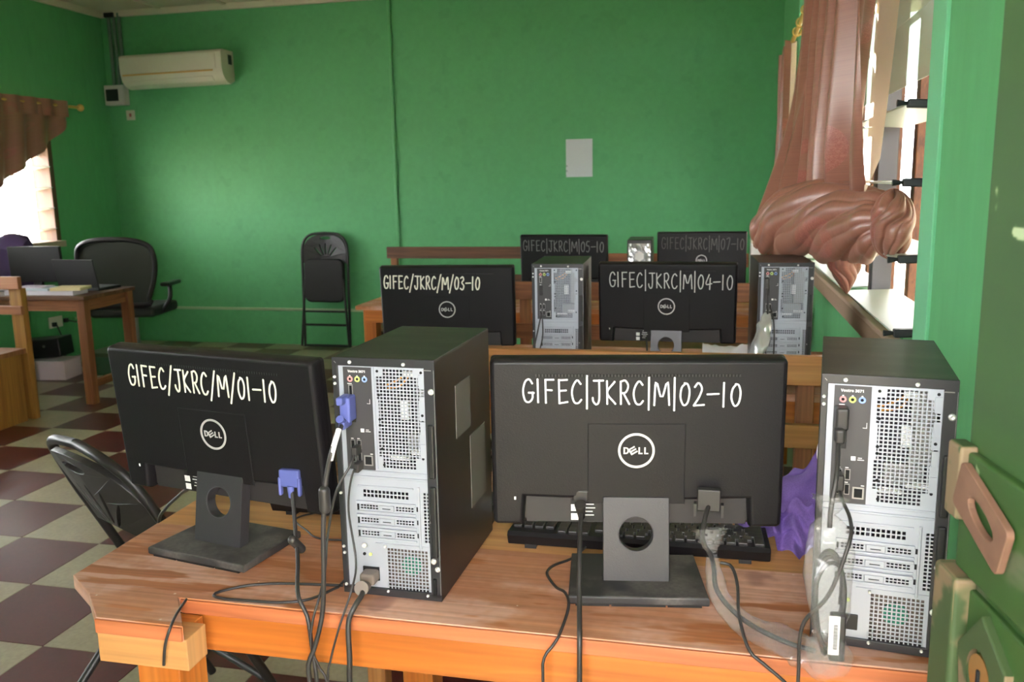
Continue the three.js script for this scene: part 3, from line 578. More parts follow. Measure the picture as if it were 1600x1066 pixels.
  parts('plate_rib', [box(0.0015, 0.155, 0.002, X(64.5), Y(92), 0.0006), rbox(0.002, 0.08, 0.0022, 0.0008, X(147.5), Y(328), 0.001), rbox(0.09, 0.0018, 0.0018, 0.0006, X(100), Y(288), 0.0006)], M.silver, back);
  // rear connector panel
  const io = mesh('connector_panel', [box(0.0445, 0.157, 0.0012, X(38.5), Y(93.5), 0.0006)], M.io, t);
  mesh('lettering', [text('Vostro 3671', 0.0036, 0.0004, X(24), Y(23), 0.0012)], M.white, io);
  [[27, M.pink], [38.5, M.lime], [50, M.blue]].forEach(([a, m]) => { const j = mesh('audio_jack', tr(new THREE.TorusGeometry(0.0032, 0.0013, 8, 20), X(a), Y(33), 0.0014), m, io); mesh('jack_hole', cyl(0.002, 0.002, 0.0006, X(a), Y(33), 0.0014, Math.PI / 2), M.hole, j); });
  mesh('display_port', [box(0.007, 0.018, 0.001, X(27.5), Y(50), 0.0014)], M.steel, io); mesh('port_slot', [box(0.004, 0.014, 0.0012, X(27.5), Y(50), 0.0016)], M.hole, io);
  mesh('printed_mark', [box(0.007, 0.0011, 0.0004, X(26), Y(40), 0.0013), box(0.005, 0.001, 0.0004, X(27), Y(65), 0.0013), box(0.0006, 0.007, 0.0004, X(57), Y(66), 0.0013), box(0.005, 0.0006, 0.0004, X(54.8), Y(69.5), 0.0013), box(0.0055, 0.0055, 0.0004, X(43), Y(111), 0.0013), box(0.005, 0.0009, 0.0004, X(51), Y(110), 0.0013), box(0.008, 0.0009, 0.0004, X(52), Y(112.5), 0.0013), ...[[26, 124], [36, 124], [26, 144], [36, 144], [56, 147]].map(([a, b]) => box(0.004, 0.001, 0.0004, X(a), Y(b), 0.0013)), ...[[27, 28.5], [38.5, 28.5], [50, 28.5]].map(([a, b]) => box(0.002, 0.0022, 0.0004, X(a), Y(b), 0.0013))], M.white, io);
  mesh('video_port', [rbox(0.011, 0.031, 0.003, 0.001, X(28), Y(83), 0.002)], M.black, io);
  for (const [a, b] of [[27, 133], [37, 133], [27, 153], [37, 153]]) { const u = mesh('usb_port', [box(0.0065, 0.0145, 0.0018, X(a), Y(b), 0.0014)], M.steel, io); mesh('port_slot', [box(0.005, 0.0125, 0.0006, X(a), Y(b), 0.0023)], M.hole, u); }
  const le = mesh('network_port', [box(0.014, 0.016, 0.002, X(51), Y(157), 0.0016)], M.steel, io); mesh('port_slot', [box(0.010, 0.012, 0.0006, X(51), Y(157), 0.0027)], M.hole, le);
  // power inlet, test button and lamp
  const pw = mesh('power_inlet', [rbox(0.027, 0.022, 0.0025, 0.001, X(46), Y(338), 0.001)], M.black, t);
  mesh('test_button', [cyl(0.0024, 0.0024, 0.0016, X(36), Y(307), 0.001, Math.PI / 2)], M.hole, pw); mesh('status_lamp', [cyl(0.0026, 0.0026, 0.0016, X(46), Y(307), 0.001, Math.PI / 2)], M.lime, pw);
  parts('screw', [[38, 292, 0.0042], [29, 7, 0.0028], [113, 8, 0.0028], [4, 30, 0.0024], [4, 40, 0.0024], [4, 210, 0.0024], [4, 296, 0.0024], [5, 306, 0.0024], [154, 47, 0.0046], [150, 246, 0.0042], [149, 308, 0.0046], [155, 320, 0.0042], [72, 291, 0.0022], [74, 363, 0.0022], [138, 364, 0.0022], [5, 358, 0.0026]].map(([a, b, r]) => tr(new THREE.LatheGeometry([[0, 0.0016], [r * 0.3, 0.0016], [r * 0.45, 0.0024], [r * 0.8, 0.0022], [r, 0.001], [r, -0.001]].map((p) => new THREE.Vector2(...p)), 14), X(a), Y(b), 0.004, Math.PI / 2)), M.screw, t);
  parts('latch_lever', [rbox(0.0105, 0.082, 0.008, 0.003, X(152), Y(137), 0.005), rbox(0.0105, 0.112, 0.008, 0.003, X(152), Y(246), 0.004)], M.plasticSmooth, t);
  mesh('lock_loop', [rbox(0.006, 0.026, 0.008, 0.002, X(150), Y(348), 0.004)], M.hole, t);
  // what shows through the grilles
  const inn = new THREE.Group(); inn.name = 'inside'; t.add(inn);
  mesh('inner_wall', [box(TW - 0.008, TT - 0.02, 0.002, TW / 2, TT / 2, -0.16)], M.inner, inn);
  parts('divider', [box(TW - 0.008, 0.002, 0.15, TW / 2, Y(288), -0.08), box(0.002, 0.27, 0.15, X(66), Y(150), -0.08)], M.inner, inn);
  mesh('power_supply', [box(0.132, 0.074, 0.002, X(76), Y(328), -0.022)], M.psu, inn);
  mesh('supply_fan', [cyl(0.016, 0.016, 0.004, X(106), Y(328), -0.018, Math.PI / 2, 0, 0, 20)], M.fan, inn);
  parts('wire', [tube([[X(70), Y(48), -0.03], [X(88), Y(40), -0.026], [X(104), Y(30), -0.03]], 0.0016, 16, 6), tube([[X(74), Y(52), -0.028], [X(96), Y(46), -0.024], [X(112), Y(26), -0.034]], 0.0014, 16, 6)], M.orange, inn);
  parts('socket_block', [box(0.012, 0.028, 0.01, X(105), Y(82), -0.02), box(0.018, 0.008, 0.01, X(110), Y(28), -0.03), box(0.03, 0.006, 0.01, X(124), Y(150), -0.03), box(0.03, 0.006, 0.01, X(90), Y(160), -0.03)], M.white, inn);
  parts('drive_cage', [box(0.03, 0.12, 0.05, X(128), Y(70), -0.08), box(0.05, 0.03, 0.04, X(110), Y(150), -0.09)], M.steel, inn);
  return t;
}
const T1 = tower('black tower computer between monitors 01 and 02, blue plug', [-0.546, TH, -1.175], -0.025);
dup(T1, [0.14, TH, -1.161], -0.117, 'black tower computer beside the green door and bagged cable');
dup(T1, [-0.546, TH, -2.642], 0.051, 'black tower computer between monitors 03 and 04');
dup(T1, [0.133, TH, -2.708], 0.049, 'black tower computer under the brown curtain, right of monitor 04');
{ // small power supply shaped box in torn foil on the far table
  const t = thing('small_tower', 'small dark computer case wrapped in torn foil between monitors 05 and 07', 'computer', [-0.365, TH, -4.46], 0.03);
  mesh('body', rbox(0.124, 0.325, 0.27, 0.004, 0, 0.165, -0.135), M.case, t);
  mesh('rear_plate', rbox(0.105, 0.30, 0.004, 0.001, 0, 0.155, 0.001), M.silverFilm, t);
  mesh('fan_opening', [cyl(0.026, 0.026, 0.003, 0.0, 0.245, 0.004, Math.PI / 2, 0, 0, 6)], M.white, t);
  const crumple = surf(14, 24, (u, v) => [-0.055 + u * 0.11, 0.02 + v * 0.29, 0.006 + 0.012 * fbm(u, v, 7, 11, 411, 3)]);
  const hole = []; { const g = crumple.toNonIndexed(), p = g.attributes.position, keep = []; for (let i = 0; i < p.count; i += 3) { const cx = (p.getX(i) + p.getX(i + 1) + p.getX(i + 2)) / 3, cy = (p.getY(i) + p.getY(i + 1) + p.getY(i + 2)) / 3; if (Math.hypot(cx, cy - 0.245) > 0.034) keep.push(i, i + 1, i + 2); } const q = []; keep.forEach((i) => q.push(p.getX(i), p.getY(i), p.getZ(i))); const n = new THREE.BufferGeometry(); n.setAttribute('position', new THREE.Float32BufferAttribute(q, 3)); n.computeVertexNormals(); hole.push(n); }
  mesh('torn_foil', hole, M.silverFilm, t);
}

// ---------------------------------------------------------------- keyboards
M.keycap = std({ color: col(52, 50, 50), roughness: 0.3 });
function keyboard(label, pos, turn) {
  const k = thing('keyboard', label, 'keyboard', pos, turn, 'black desktop keyboards');
  const s = poly([[-0.058, 0.006], [0.063, 0.006], [0.066, 0.012], [0.061, 0.018], [-0.060, 0.030], [-0.066, 0.024]]);
  const g = extr(s, 0.436, 0.002); g.rotateY(Math.PI / 2); g.translate(-0.218, 0, 0); // profile x -> -z
  mesh('body', g, M.plastic, k);
  parts('foot', [box(0.02, 0.008, 0.02, -0.18, 0.004, -0.05), box(0.02, 0.008, 0.02, 0.18, 0.004, -0.05), box(0.02, 0.007, 0.02, -0.18, 0.0035, 0.05), box(0.02, 0.007, 0.02, 0.18, 0.0035, 0.05)], M.black, k);
  const kg = new Map(), key = (w) => { if (!kg.has(w)) { const q = rbox(w * 0.019 - 0.0035, 0.007, 0.0152, 0.0018); kg.set(w, q); } return kg.get(w); };
  const rows = [[1, 0.4, 1, 1, 1, 1, 0.4, 1, 1, 1, 1, 0.4, 1, 1, 1, 1], [1, 1, 1, 1, 1, 1, 1, 1, 1, 1, 1, 1, 1, 2], [1.5, 1, 1, 1, 1, 1, 1, 1, 1, 1, 1, 1, 1, 1.5], [1.75, 1, 1, 1, 1, 1, 1, 1, 1, 1, 1, 1, 2.25], [2.25, 1, 1, 1, 1, 1, 1, 1, 1, 1, 1, 2.75], [1.25, 1.25, 1.25, 6.25, 1.25, 1.25, 1.25, 1.25]];
  // back row first; the typist sits on the far side, so the rows run the other way round
  rows.forEach((r, j) => {
    const zz = 0.049 - j * 0.0195, yy = 0.0225 + (1 - j / 5) * 0.0095; let x = 0.212;
    const place = (w) => { if (w !== 0.4) { const o = mesh('key', key(w), M.keycap, k); o.position.set(x - w * 0.0095, yy, zz); o.rotation.x = 0.1; } x -= w * 0.019; };
    r.forEach(place); x = -0.078; [1, 1, 1].forEach((w) => { if (j !== 3) place(w); else x -= 0.019; }); x = -0.14; [1, 1, 1, 1].forEach((w) => { if (j > 0) place(w); else x -= 0.019; });
  });
  return k;
}
keyboard('black keyboard lying behind the stand of monitor 02', [-0.118, TH, -1.455], 0.012);
keyboard('black keyboard lying behind monitor 01 and its tower', [-0.605, TH, -1.525], 0.02);

// ---------------------------------------------------------------- cables
const cable = (name, pts, r, label, m = M.cable, seg = 70) => { const t = thing(name, label, 'cable'); mesh('cord', tube(pts, r, seg, 8), m, t); return t; };
{
  const a = cable('video_cable', [[-0.671, 0.905, -1.255], [-0.665, 0.884, -1.25], [-0.648, 0.836, -1.22], [-0.637, 0.824, -1.2], [-0.621, 0.806, -1.17], [-0.587, 0.79, -1.1], [-0.569, 0.762, -1.09], [-0.562, 0.719, -1.085], [-0.555, 0.665, -1.08], [-0.55, 0.5, -1.08], [-0.6, 0.3, -1.1]], 0.0033, 'black video cable dropping from the blue plug under monitor 01');
  const pl = rbox(0.036, 0.03, 0.012, 0.003, -0.671, 0.912, -1.257); mesh('plug', [pl, rbox(0.006, 0.032, 0.01, 0.003, -0.688, 0.898, -1.255), rbox(0.006, 0.032, 0.01, 0.003, -0.654, 0.898, -1.255), cyl(0.006, 0.0045, 0.02, -0.669, 0.89, -1.253)], M.vga, a);
  mesh('ferrite', [tr(new THREE.CapsuleGeometry(0.0075, 0.026, 4, 12), -0.636, 0.823, -1.199, 0.6, 0, 0.3)], M.cable, a);
  const b = cable('video_cable', [[-0.522, 1.046, -1.155], [-0.518, 1.044, -1.135], [-0.518, 1.02, -1.1], [-0.527, 0.983, -1.095], [-0.53, 0.951, -1.09], [-0.533, 0.9, -1.085], [-0.534, 0.834, -1.08], [-0.54, 0.774, -1.08], [-0.552, 0.725, -1.075], [-0.562, 0.697, -1.07], [-0.561, 0.66, -1.07], [-0.56, 0.5, -1.07], [-0.58, 0.35, -1.09]], 0.0037, 'thick video cable with blue plug hanging beside the tower of monitor 01');
  mesh('plug', [rbox(0.016, 0.038, 0.026, 0.003, -0.518, 1.062, -1.158), rbox(0.01, 0.012, 0.03, 0.003, -0.52, 1.078, -1.146), rbox(0.01, 0.012, 0.03, 0.003, -0.518, 1.042, -1.146), cyl(0.006, 0.0045, 0.02, -0.519, 1.047, -1.138, 0.9)], M.vga, b);
  mesh('cable_label', [tube([[-0.5175, 1.04, -1.122], [-0.517, 1.022, -1.1015], [-0.5215, 1.002, -1.097]], 0.0042, 14, 8)], M.white, b);
  mesh('ferrite', [tr(new THREE.CapsuleGeometry(0.0082, 0.026, 4, 12), -0.5305, 0.945, -1.09)], M.cable, b);
  const c = cable('usb_cable', [[-0.512, 0.995, -1.165], [-0.509, 0.984, -1.14], [-0.529, 0.943, -1.125], [-0.544, 0.875, -1.12], [-0.541, 0.834, -1.1], [-0.549, 0.796, -1.095], [-0.558, 0.76, -1.085], [-0.561, 0.722, -1.08], [-0.549, 0.687, -1.08], [-0.538, 0.66, -1.08], [-0.52, 0.5, -1.08]], 0.0019, 'thin black cable leaving the upper usb port of the blue-plug tower');
  mesh('plug', [rbox(0.009, 0.014, 0.02, 0.002, -0.51, 0.997, -1.162)], M.cable, c);
  const d = cable('usb_cable', [[-0.508, 0.97, -1.163], [-0.511, 0.965, -1.145], [-0.522, 0.908, -1.15], [-0.51, 0.833, -1.14], [-0.505, 0.803, -1.11], [-0.519, 0.751, -1.09], [-0.533, 0.701, -1.085], [-0.538, 0.66, -1.082], [-0.53, 0.5, -1.08]], 0.0016, 'thin black cable hanging over the silver back of the blue-plug tower');
  mesh('plug', [rbox(0.009, 0.014, 0.02, 0.002, -0.508, 0.972, -1.162)], M.cable, d);
  const e = cable('power_cable', [[-0.497, 0.797, -1.135], [-0.492, 0.792, -1.115], [-0.496, 0.782, -1.096], [-0.503, 0.76, -1.087], [-0.501, 0.708, -1.08], [-0.503, 0.66, -1.08], [-0.5, 0.5, -1.08]], 0.0041, 'power cable with pale dusty plug below the blue-plug tower');
  mesh('plug', [rbox(0.024, 0.018, 0.024, 0.004, -0.498, 0.798, -1.16), tr(new THREE.CylinderGeometry(0.011, 0.0055, 0.034, 14), -0.496, 0.794, -1.135, 1.25, 0.1)], M.cablePale, e);
  cable('mouse_cable', [[-0.557, 0.764, -1.191], [-0.594, 0.764, -1.187], [-0.656, 0.764, -1.179], [-0.703, 0.764, -1.164], [-0.736, 0.764, -1.138], [-0.742, 0.764, -1.122], [-0.722, 0.764, -1.115], [-0.672, 0.764, -1.116], [-0.627, 0.764, -1.12], [-0.59, 0.764, -1.137], [-0.567, 0.764, -1.176], [-0.562, 0.764, -1.2], [-0.57, 0.764, -1.33]], 0.0022, 'thin black cable looped flat on the table before monitor 01');
  const n = cable('power_cable', [[-0.917, 0.9, -1.33], [-0.92, 0.882, -1.345], [-0.95, 0.835, -1.385], [-0.99, 0.805, -1.42], [-1.04, 0.765, -1.44], [-1.075, 0.72, -1.46], [-1.09, 0.6, -1.48]], 0.0034, 'black power cable slanting from monitor 01 over the table end');
  mesh('plug', [rbox(0.024, 0.02, 0.018, 0.004, -0.917, 0.902, -1.334), cyl(0.008, 0.005, 0.026, -0.919, 0.884, -1.342, 0.5)], M.cable, n);
  cable('keyboard_cable', [[-0.7, 0.764, -1.5], [-0.76, 0.764, -1.44], [-0.712, 0.764, -1.385], [-0.672, 0.764, -1.356], [-0.60, 0.764, -1.355], [-0.56, 0.764, -1.3]], 0.0018, 'thin black cable curling from the keyboard behind monitor 01');
  cable('loose_wire', [[-0.782, 0.759, -1.112], [-0.765, 0.762, -1.06], [-0.752, 0.761, -1.026], [-0.76, 0.735, -1.021], [-0.768, 0.70, -1.024]], 0.0022, 'short black wire stub over the table corner');
  const f = cable('power_cable', [[-0.191, 0.9, -1.28], [-0.189, 0.88, -1.262], [-0.182, 0.85, -1.2], [-0.175, 0.795, -1.15], [-0.167, 0.768, -1.098], [-0.166, 0.706, -1.09], [-0.166, 0.5, -1.09]], 0.0036, 'thick black power cable running down below monitor 02');
  mesh('plug', [rbox(0.026, 0.02, 0.018, 0.004, -0.192, 0.905, -1.284), cyl(0.009, 0.005, 0.03, -0.19, 0.884, -1.268, 0.5)], M.cable, f);
  cable('mouse_cable', [[-0.2, 0.772, -1.39], [-0.219, 0.764, -1.357], [-0.243, 0.764, -1.326], [-0.25, 0.764, -1.3], [-0.242, 0.764, -1.275], [-0.225, 0.765, -1.245], [-0.205, 0.778, -1.205], [-0.193, 0.777, -1.165], [-0.197, 0.763, -1.108], [-0.205, 0.75, -1.1], [-0.216, 0.734, -1.092], [-0.217, 0.70, -1.088], [-0.215, 0.5, -1.09]], 0.0022, 'thin kinked black cable over the stand base of monitor 02');
  const h = cable('video_cable', [[0.002, 0.9, -1.285], [-0.003, 0.887, -1.262], [-0.006, 0.87, -1.245], [-0.002, 0.858, -1.23], [0.006, 0.852, -1.215], [0.011, 0.838, -1.2], [0.017, 0.812, -1.18], [0.05, 0.79, -1.15], [0.1, 0.78, -1.12], [0.14, 0.78, -1.10]], 0.0034, 'black video cable entering the plastic sleeve right of monitor 02');
  mesh('plug', [rbox(0.034, 0.034, 0.014, 0.002, 0.002, 0.908, -1.288), box(0.004, 0.02, 0.012, -0.018, 0.892, -1.287), box(0.004, 0.02, 0.012, 0.022, 0.892, -1.287)], M.cable, h);
  cable('mouse_cable', [[0.02, 0.845, -1.205], [0.035, 0.843, -1.2], [0.043, 0.83, -1.17], [0.045, 0.805, -1.13], [0.057, 0.779, -1.09], [0.077, 0.764, -1.082], [0.106, 0.74, -1.08], [0.15, 0.69, -1.08], [0.2, 0.5, -1.09]], 0.0023, 'black cable arching over the plastic sleeve to the table edge');
  const k = cable('video_cable', [[0.160, 1.06, -1.135], [0.158, 1.045, -1.115], [0.154, 1.02, -1.09], [0.148, 0.985, -1.078], [0.147, 0.96, -1.075]], 0.003, 'black video cable from the tower beside the door into its bag');
  mesh('plug', [rbox(0.016, 0.03, 0.022, 0.004, 0.164, 1.082, -1.142), rbox(0.012, 0.02, 0.018, 0.004, 0.161, 1.062, -1.13)], M.cable, k);
  const l = cable('usb_cable', [[0.165, 0.99, -1.15], [0.167, 0.98, -1.12], [0.172, 0.968, -1.085], [0.166, 0.955, -1.045], [0.145, 0.892, -1.035], [0.12, 0.85, -1.045], [0.115, 0.815, -1.05], [0.116, 0.758, -1.055], [0.116, 0.5, -1.07]], 0.0024, 'black cable sagging across the bag by the door tower');
  mesh('plug', [rbox(0.01, 0.022, 0.026, 0.003, 0.166, 0.996, -1.148)], M.cable, l);
}
// clear plastic sleeve crossing the table, tied at its mouth
function sleeve(path, radii, nU, nV, seed, flat = 0.6, amp = 0.25) {
  const c = curve(path), fr = c.computeFrenetFrames(nV, false);
  return surf(nU, nV, (u, v) => {
    const i = Math.round(v * nV), P = c.getPoint(v), k = v * (radii.length - 1), a = Math.floor(Math.min(k, radii.length - 1.001)), R = radii[a] + (radii[a + 1] - radii[a]) * (k - a);
    const th = u * Math.PI * 2, n = 1 + amp * (fbm(u, v, 9, 12, seed, 3) - 0.5) * 2, N = fr.normals[i], B = fr.binormals[i];
    const wv = R * n * Math.cos(th), hv = R * n * Math.sin(th) * flat;
    const h = V(0, 1, 0).cross(c.getTangent(v)).normalize(), up = c.getTangent(v).clone().cross(h).normalize();
    return [P.x + h.x * wv + up.x * hv, P.y + h.y * wv + up.y * hv, P.z + h.z * wv + up.z * hv];
  });
}
{
  const s = thing('plastic_sleeve', 'clear plastic sleeve lying across the table from monitor 02', 'plastic bag');
  mesh('sleeve_body', sleeve([[0.008, 0.852, -1.222], [0.011, 0.836, -1.2], [0.02, 0.808, -1.175], [0.05, 0.789, -1.145], [0.09, 0.785, -1.115], [0.128, 0.783, -1.09], [0.152, 0.772, -1.06]], [0.006, 0.012, 0.016, 0.02, 0.026, 0.032, 0.02], 28, 60, 431, 0.55, 0.35), M.film, s);
  mesh('sleeve_mouth', sleeve([[0.002, 0.882, -1.235], [0.005, 0.868, -1.228], [0.008, 0.852, -1.222]], [0.026, 0.018, 0.006], 28, 18, 437, 0.7, 0.5), M.film, s);
  mesh('tie', tr(new THREE.TorusGeometry(0.0065, 0.0016, 6, 16), 0.008, 0.852, -1.222, Math.PI / 2), M.cable, s);
}
{
  const s = thing('plastic_bag', 'clear plastic bag of coiled cable hanging at the door tower', 'plastic bag');
  const b = sleeve([[0.146, 0.978, -1.07], [0.146, 0.966, -1.068], [0.145, 0.95, -1.058], [0.145, 0.91, -1.05], [0.148, 0.86, -1.045], [0.15, 0.81, -1.045], [0.151, 0.785, -1.05]], [0.008, 0.02, 0.027, 0.029, 0.029, 0.029, 0.022], 32, 60, 443, 0.62, 0.14);
  mesh('bag_body', b, M.film, s);
  mesh('bag_neck', sleeve([[0.147, 1.0, -1.076], [0.146, 0.988, -1.073], [0.146, 0.978, -1.07]], [0.022, 0.014, 0.007], 24, 14, 449, 0.7, 0.5), M.film, s);
  const c = thing('power_cable', 'coiled black cable with white barcode label inside the hanging bag', 'cable');
  const pts = []; for (let i = 0; i < 64; i++) { const a = i / 64 * Math.PI * 2 * 4, k = Math.floor(i / 16); pts.push(V(0.147 + Math.cos(a) * (0.014 + 0.001 * k) * (1 + 0.3 * Math.sin(a)), 0.87 + Math.sin(a) * (0.068 - 0.004 * k), -1.05 + 0.006 * Math.sin(a * 2 + k) + (k - 2) * 0.003)); }
  mesh('coil', tube(pts, 0.0026, 240, 6), M.cable, c);
  const bl = mesh('plug_block', rbox(0.018, 0.06, 0.014, 0.003, 0.156, 0.838, -1.034), M.cable, c);
  mesh('label', rbox(0.0125, 0.05, 0.0008, 0.0003, 0.1515, 0.843, -1.0262), M.white, bl);
  const bars = []; for (let i = 0; i < 22; i++) bars.push(box(0.005, 0.0006 + 0.0005 * (i % 3 === 0), 0.0004, 0.153, 0.826 + i * 0.00145, -1.0256)); mesh('barcode', bars, M.black, bl);
}
{ // foil wrapped cable at the tower beside monitor 04
  const s = thing('foil_bag', 'crumpled silvery bag of cable leaning on the curtain tower', 'plastic bag');
  mesh('bag_body', sleeve([[0.162, 0.985, -2.69], [0.155, 0.95, -2.67], [0.14, 0.89, -2.655], [0.125, 0.83, -2.65], [0.12, 0.775, -2.65]], [0.01, 0.022, 0.032, 0.036, 0.03], 26, 30, 457, 0.6, 0.45), M.silverFilm, s);
  const k = cable('usb_cable', [[0.17, 1.0, -2.69], [0.18, 0.96, -2.67], [0.182, 0.88, -2.66], [0.178, 0.80, -2.65], [0.175, 0.765, -2.64]], 0.0022, 'thin black cable before the curtain tower');
  const v = cable('video_cable', [[0.158, 1.06, -2.69], [0.16, 1.02, -2.675], [0.162, 0.985, -2.68]], 0.0028, 'black video cable plugged in the curtain tower');
  mesh('plug', [rbox(0.014, 0.034, 0.022, 0.004, 0.157, 1.075, -2.695)], M.cable, v);
  cable('usb_cable', [[-0.515, 0.985, -2.63], [-0.522, 0.94, -2.61], [-0.538, 0.86, -2.61], [-0.545, 0.77, -2.6], [-0.545, 0.6, -2.59]], 0.0022, 'thin black cables before the tower between monitors 03 and 04');
  cable('usb_cable', [[-0.512, 0.965, -2.63], [-0.51, 0.91, -2.615], [-0.525, 0.84, -2.61], [-0.528, 0.77, -2.6], [-0.528, 0.6, -2.59]], 0.002, 'second thin cable before the tower between monitors 03 and 04');
  cable('power_cable', [[-0.21, 0.872, -2.872], [-0.205, 0.82, -2.84], [-0.215, 0.78, -2.8], [-0.19, 0.765, -2.7], [-0.17, 0.74, -2.59], [-0.17, 0.5, -2.59]], 0.003, 'black power cable under monitor 04');
}

// ---------------------------------------------------------------- purple shirt, papers, mouse
{
  const s = thing('purple_shirt', 'crumpled purple shirt with white print behind the door tower', 'shirt');
  const fold = (u, v, k) => 0.016 * Math.sin(u * 9 + v * 5 + k + 2 * fbm(u, v, 3, 3, 463, 2)) + 0.008 * Math.sin(v * 13 - u * 7 + k * 2) + 0.03 * (fbm(u, v, 3, 3, 461 + k, 2) - 0.5);
  mesh('cloth', surf(48, 48, (u, v) => {           // v 0 at the table, 1 at the top; u left to right
    const xl = 0.075 + 0.03 * v + 0.055 * v * v * v, xr = 0.30 - 0.02 * v, x = xl + (xr - xl) * u, peak = 0.10 + 0.12 * step(0.1, 0.7, u);
    return [x + 0.006 * Math.sin(v * 17), TH + 0.006 + v * peak * (0.9 + 0.1 * Math.sin(u * 9)) + 0.3 * fold(u, v, 3) * v, -1.515 - 0.10 * v + 1.0 * fold(u, v, 1) + 0.02 * (1 - v)];
  }, [3, 3]), M.purple, s);
  mesh('sleeve', surf(30, 30, (u, v) => [0.10 + u * 0.075 + 0.02 * v, TH + 0.004 + 0.075 * (1 - v) * (0.7 + 0.3 * u) + 0.008 * Math.sin(u * 12 + v * 5), -1.5 + v * 0.055 + fold(u, v, 5) * 0.6], [1, 1]), M.purple, s);
  mesh('hem', surf(24, 14, (u, v) => [0.015 + u * 0.075, TH + 0.046 + 0.008 * Math.sin(u * 8) + 0.01 * (1 - v), -1.515 + v * 0.055 + 0.008 * Math.sin(u * 10)], [1, 1]), M.purple, s);
  const ring = new THREE.TorusGeometry(0.03, 0.007, 6, 30); ring.scale(0.8, 1.15, 0.35); ring.rotateY(-0.1); ring.translate(0.212, 0.915, -1.535); mesh('print', ring, M.white, s);
}
{
  const p1 = single('paper_sheet', surf(10, 8, (u, v) => [-0.44 + u * 0.14, TH + 0.004 + 0.012 * Math.sin(u * 3) * v, -3.18 + v * 0.16]), M.paper, 'white paper sheet by the tower between monitors 03 and 04', 'paper');
  single('paper_sheet', surf(20, 14, (u, v) => [-0.03 + u * 0.18, TH + 0.006 + 0.05 * fbm(u, v, 4, 3, 471, 3) * Math.sin(v * 3.1) + 0.01, -3.22 + v * 0.18]), M.paper, 'crumpled white paper on the table right of monitor 04', 'paper');
  const m = thing('mouse', 'white computer mouse half hidden beside monitor 02', 'mouse', [-0.352, TH, -1.575], 0.4);
  const g = new THREE.SphereGeometry(0.03, 20, 12, 0, Math.PI * 2, 0, Math.PI / 2); g.scale(0.95, 0.9, 1.7); mesh('shell', g, M.white, m); mesh('wheel', [cyl(0.008, 0.008, 0.006, 0, 0.026, 0.022, 0, 0, Math.PI / 2)], M.black, m);
  single('notice_paper', uvm(box(0.212, 0.295, 0.002, -1.055, 1.566, ZB + 0.002), 'x'), std({ map: tex(128, 180, (u, v) => { const line = mod(v * 26, 1) < 0.32 && v > 0.12 && v < 0.9 && u > 0.1 && u < 0.55 + 0.3 * hash(Math.floor(v * 26), 0, 3); return line ? [150, 156, 162] : [206, 210, 212]; }), roughness: 0.9 }), 'white printed notice sheet pinned to the green back wall', 'paper');
}

// ---------------------------------------------------------------- air conditioner, breaker box, switch
{
  const a = thing('air_conditioner', 'white split air conditioner on the green back wall', 'air conditioner', [-4.5, 2.24, ZB], 0);
  a.rotation.z = 0.012;
  const s = new THREE.Shape(); s.moveTo(0, 0.03); s.lineTo(0.07, 0); s.quadraticCurveTo(0.15, 0.01, 0.185, 0.07); s.lineTo(0.2, 0.12); s.lineTo(0.2, 0.25); s.quadraticCurveTo(0.195, 0.275, 0.16, 0.275); s.lineTo(0, 0.275); s.lineTo(0, 0.03);
  const g = extr(s, 0.96, 0.004); g.rotateY(-Math.PI / 2); g.translate(0.48, 0, 0);
  mesh('housing', softNormals(g, 0.5), M.cream, a);
  mesh('front_panel', rbox(0.9, 0.13, 0.006, 0.003, -0.02, 0.185, 0.202), M.cream, a);
  mesh('gold_strip', [rbox(0.86, 0.014, 0.006, 0.002, -0.03, 0.107, 0.2)], std({ color: col(214, 168, 96), roughness: 0.4 }), a);
  mesh('air_flap', [rbox(0.8, 0.05, 0.006, 0.002, -0.02, 0.045, 0.165, 0.7)], M.cream, a);
  mesh('side_recess', [rbox(0.006, 0.08, 0.06, 0.002, 0.482, 0.2, 0.06)], M.black, a);
}
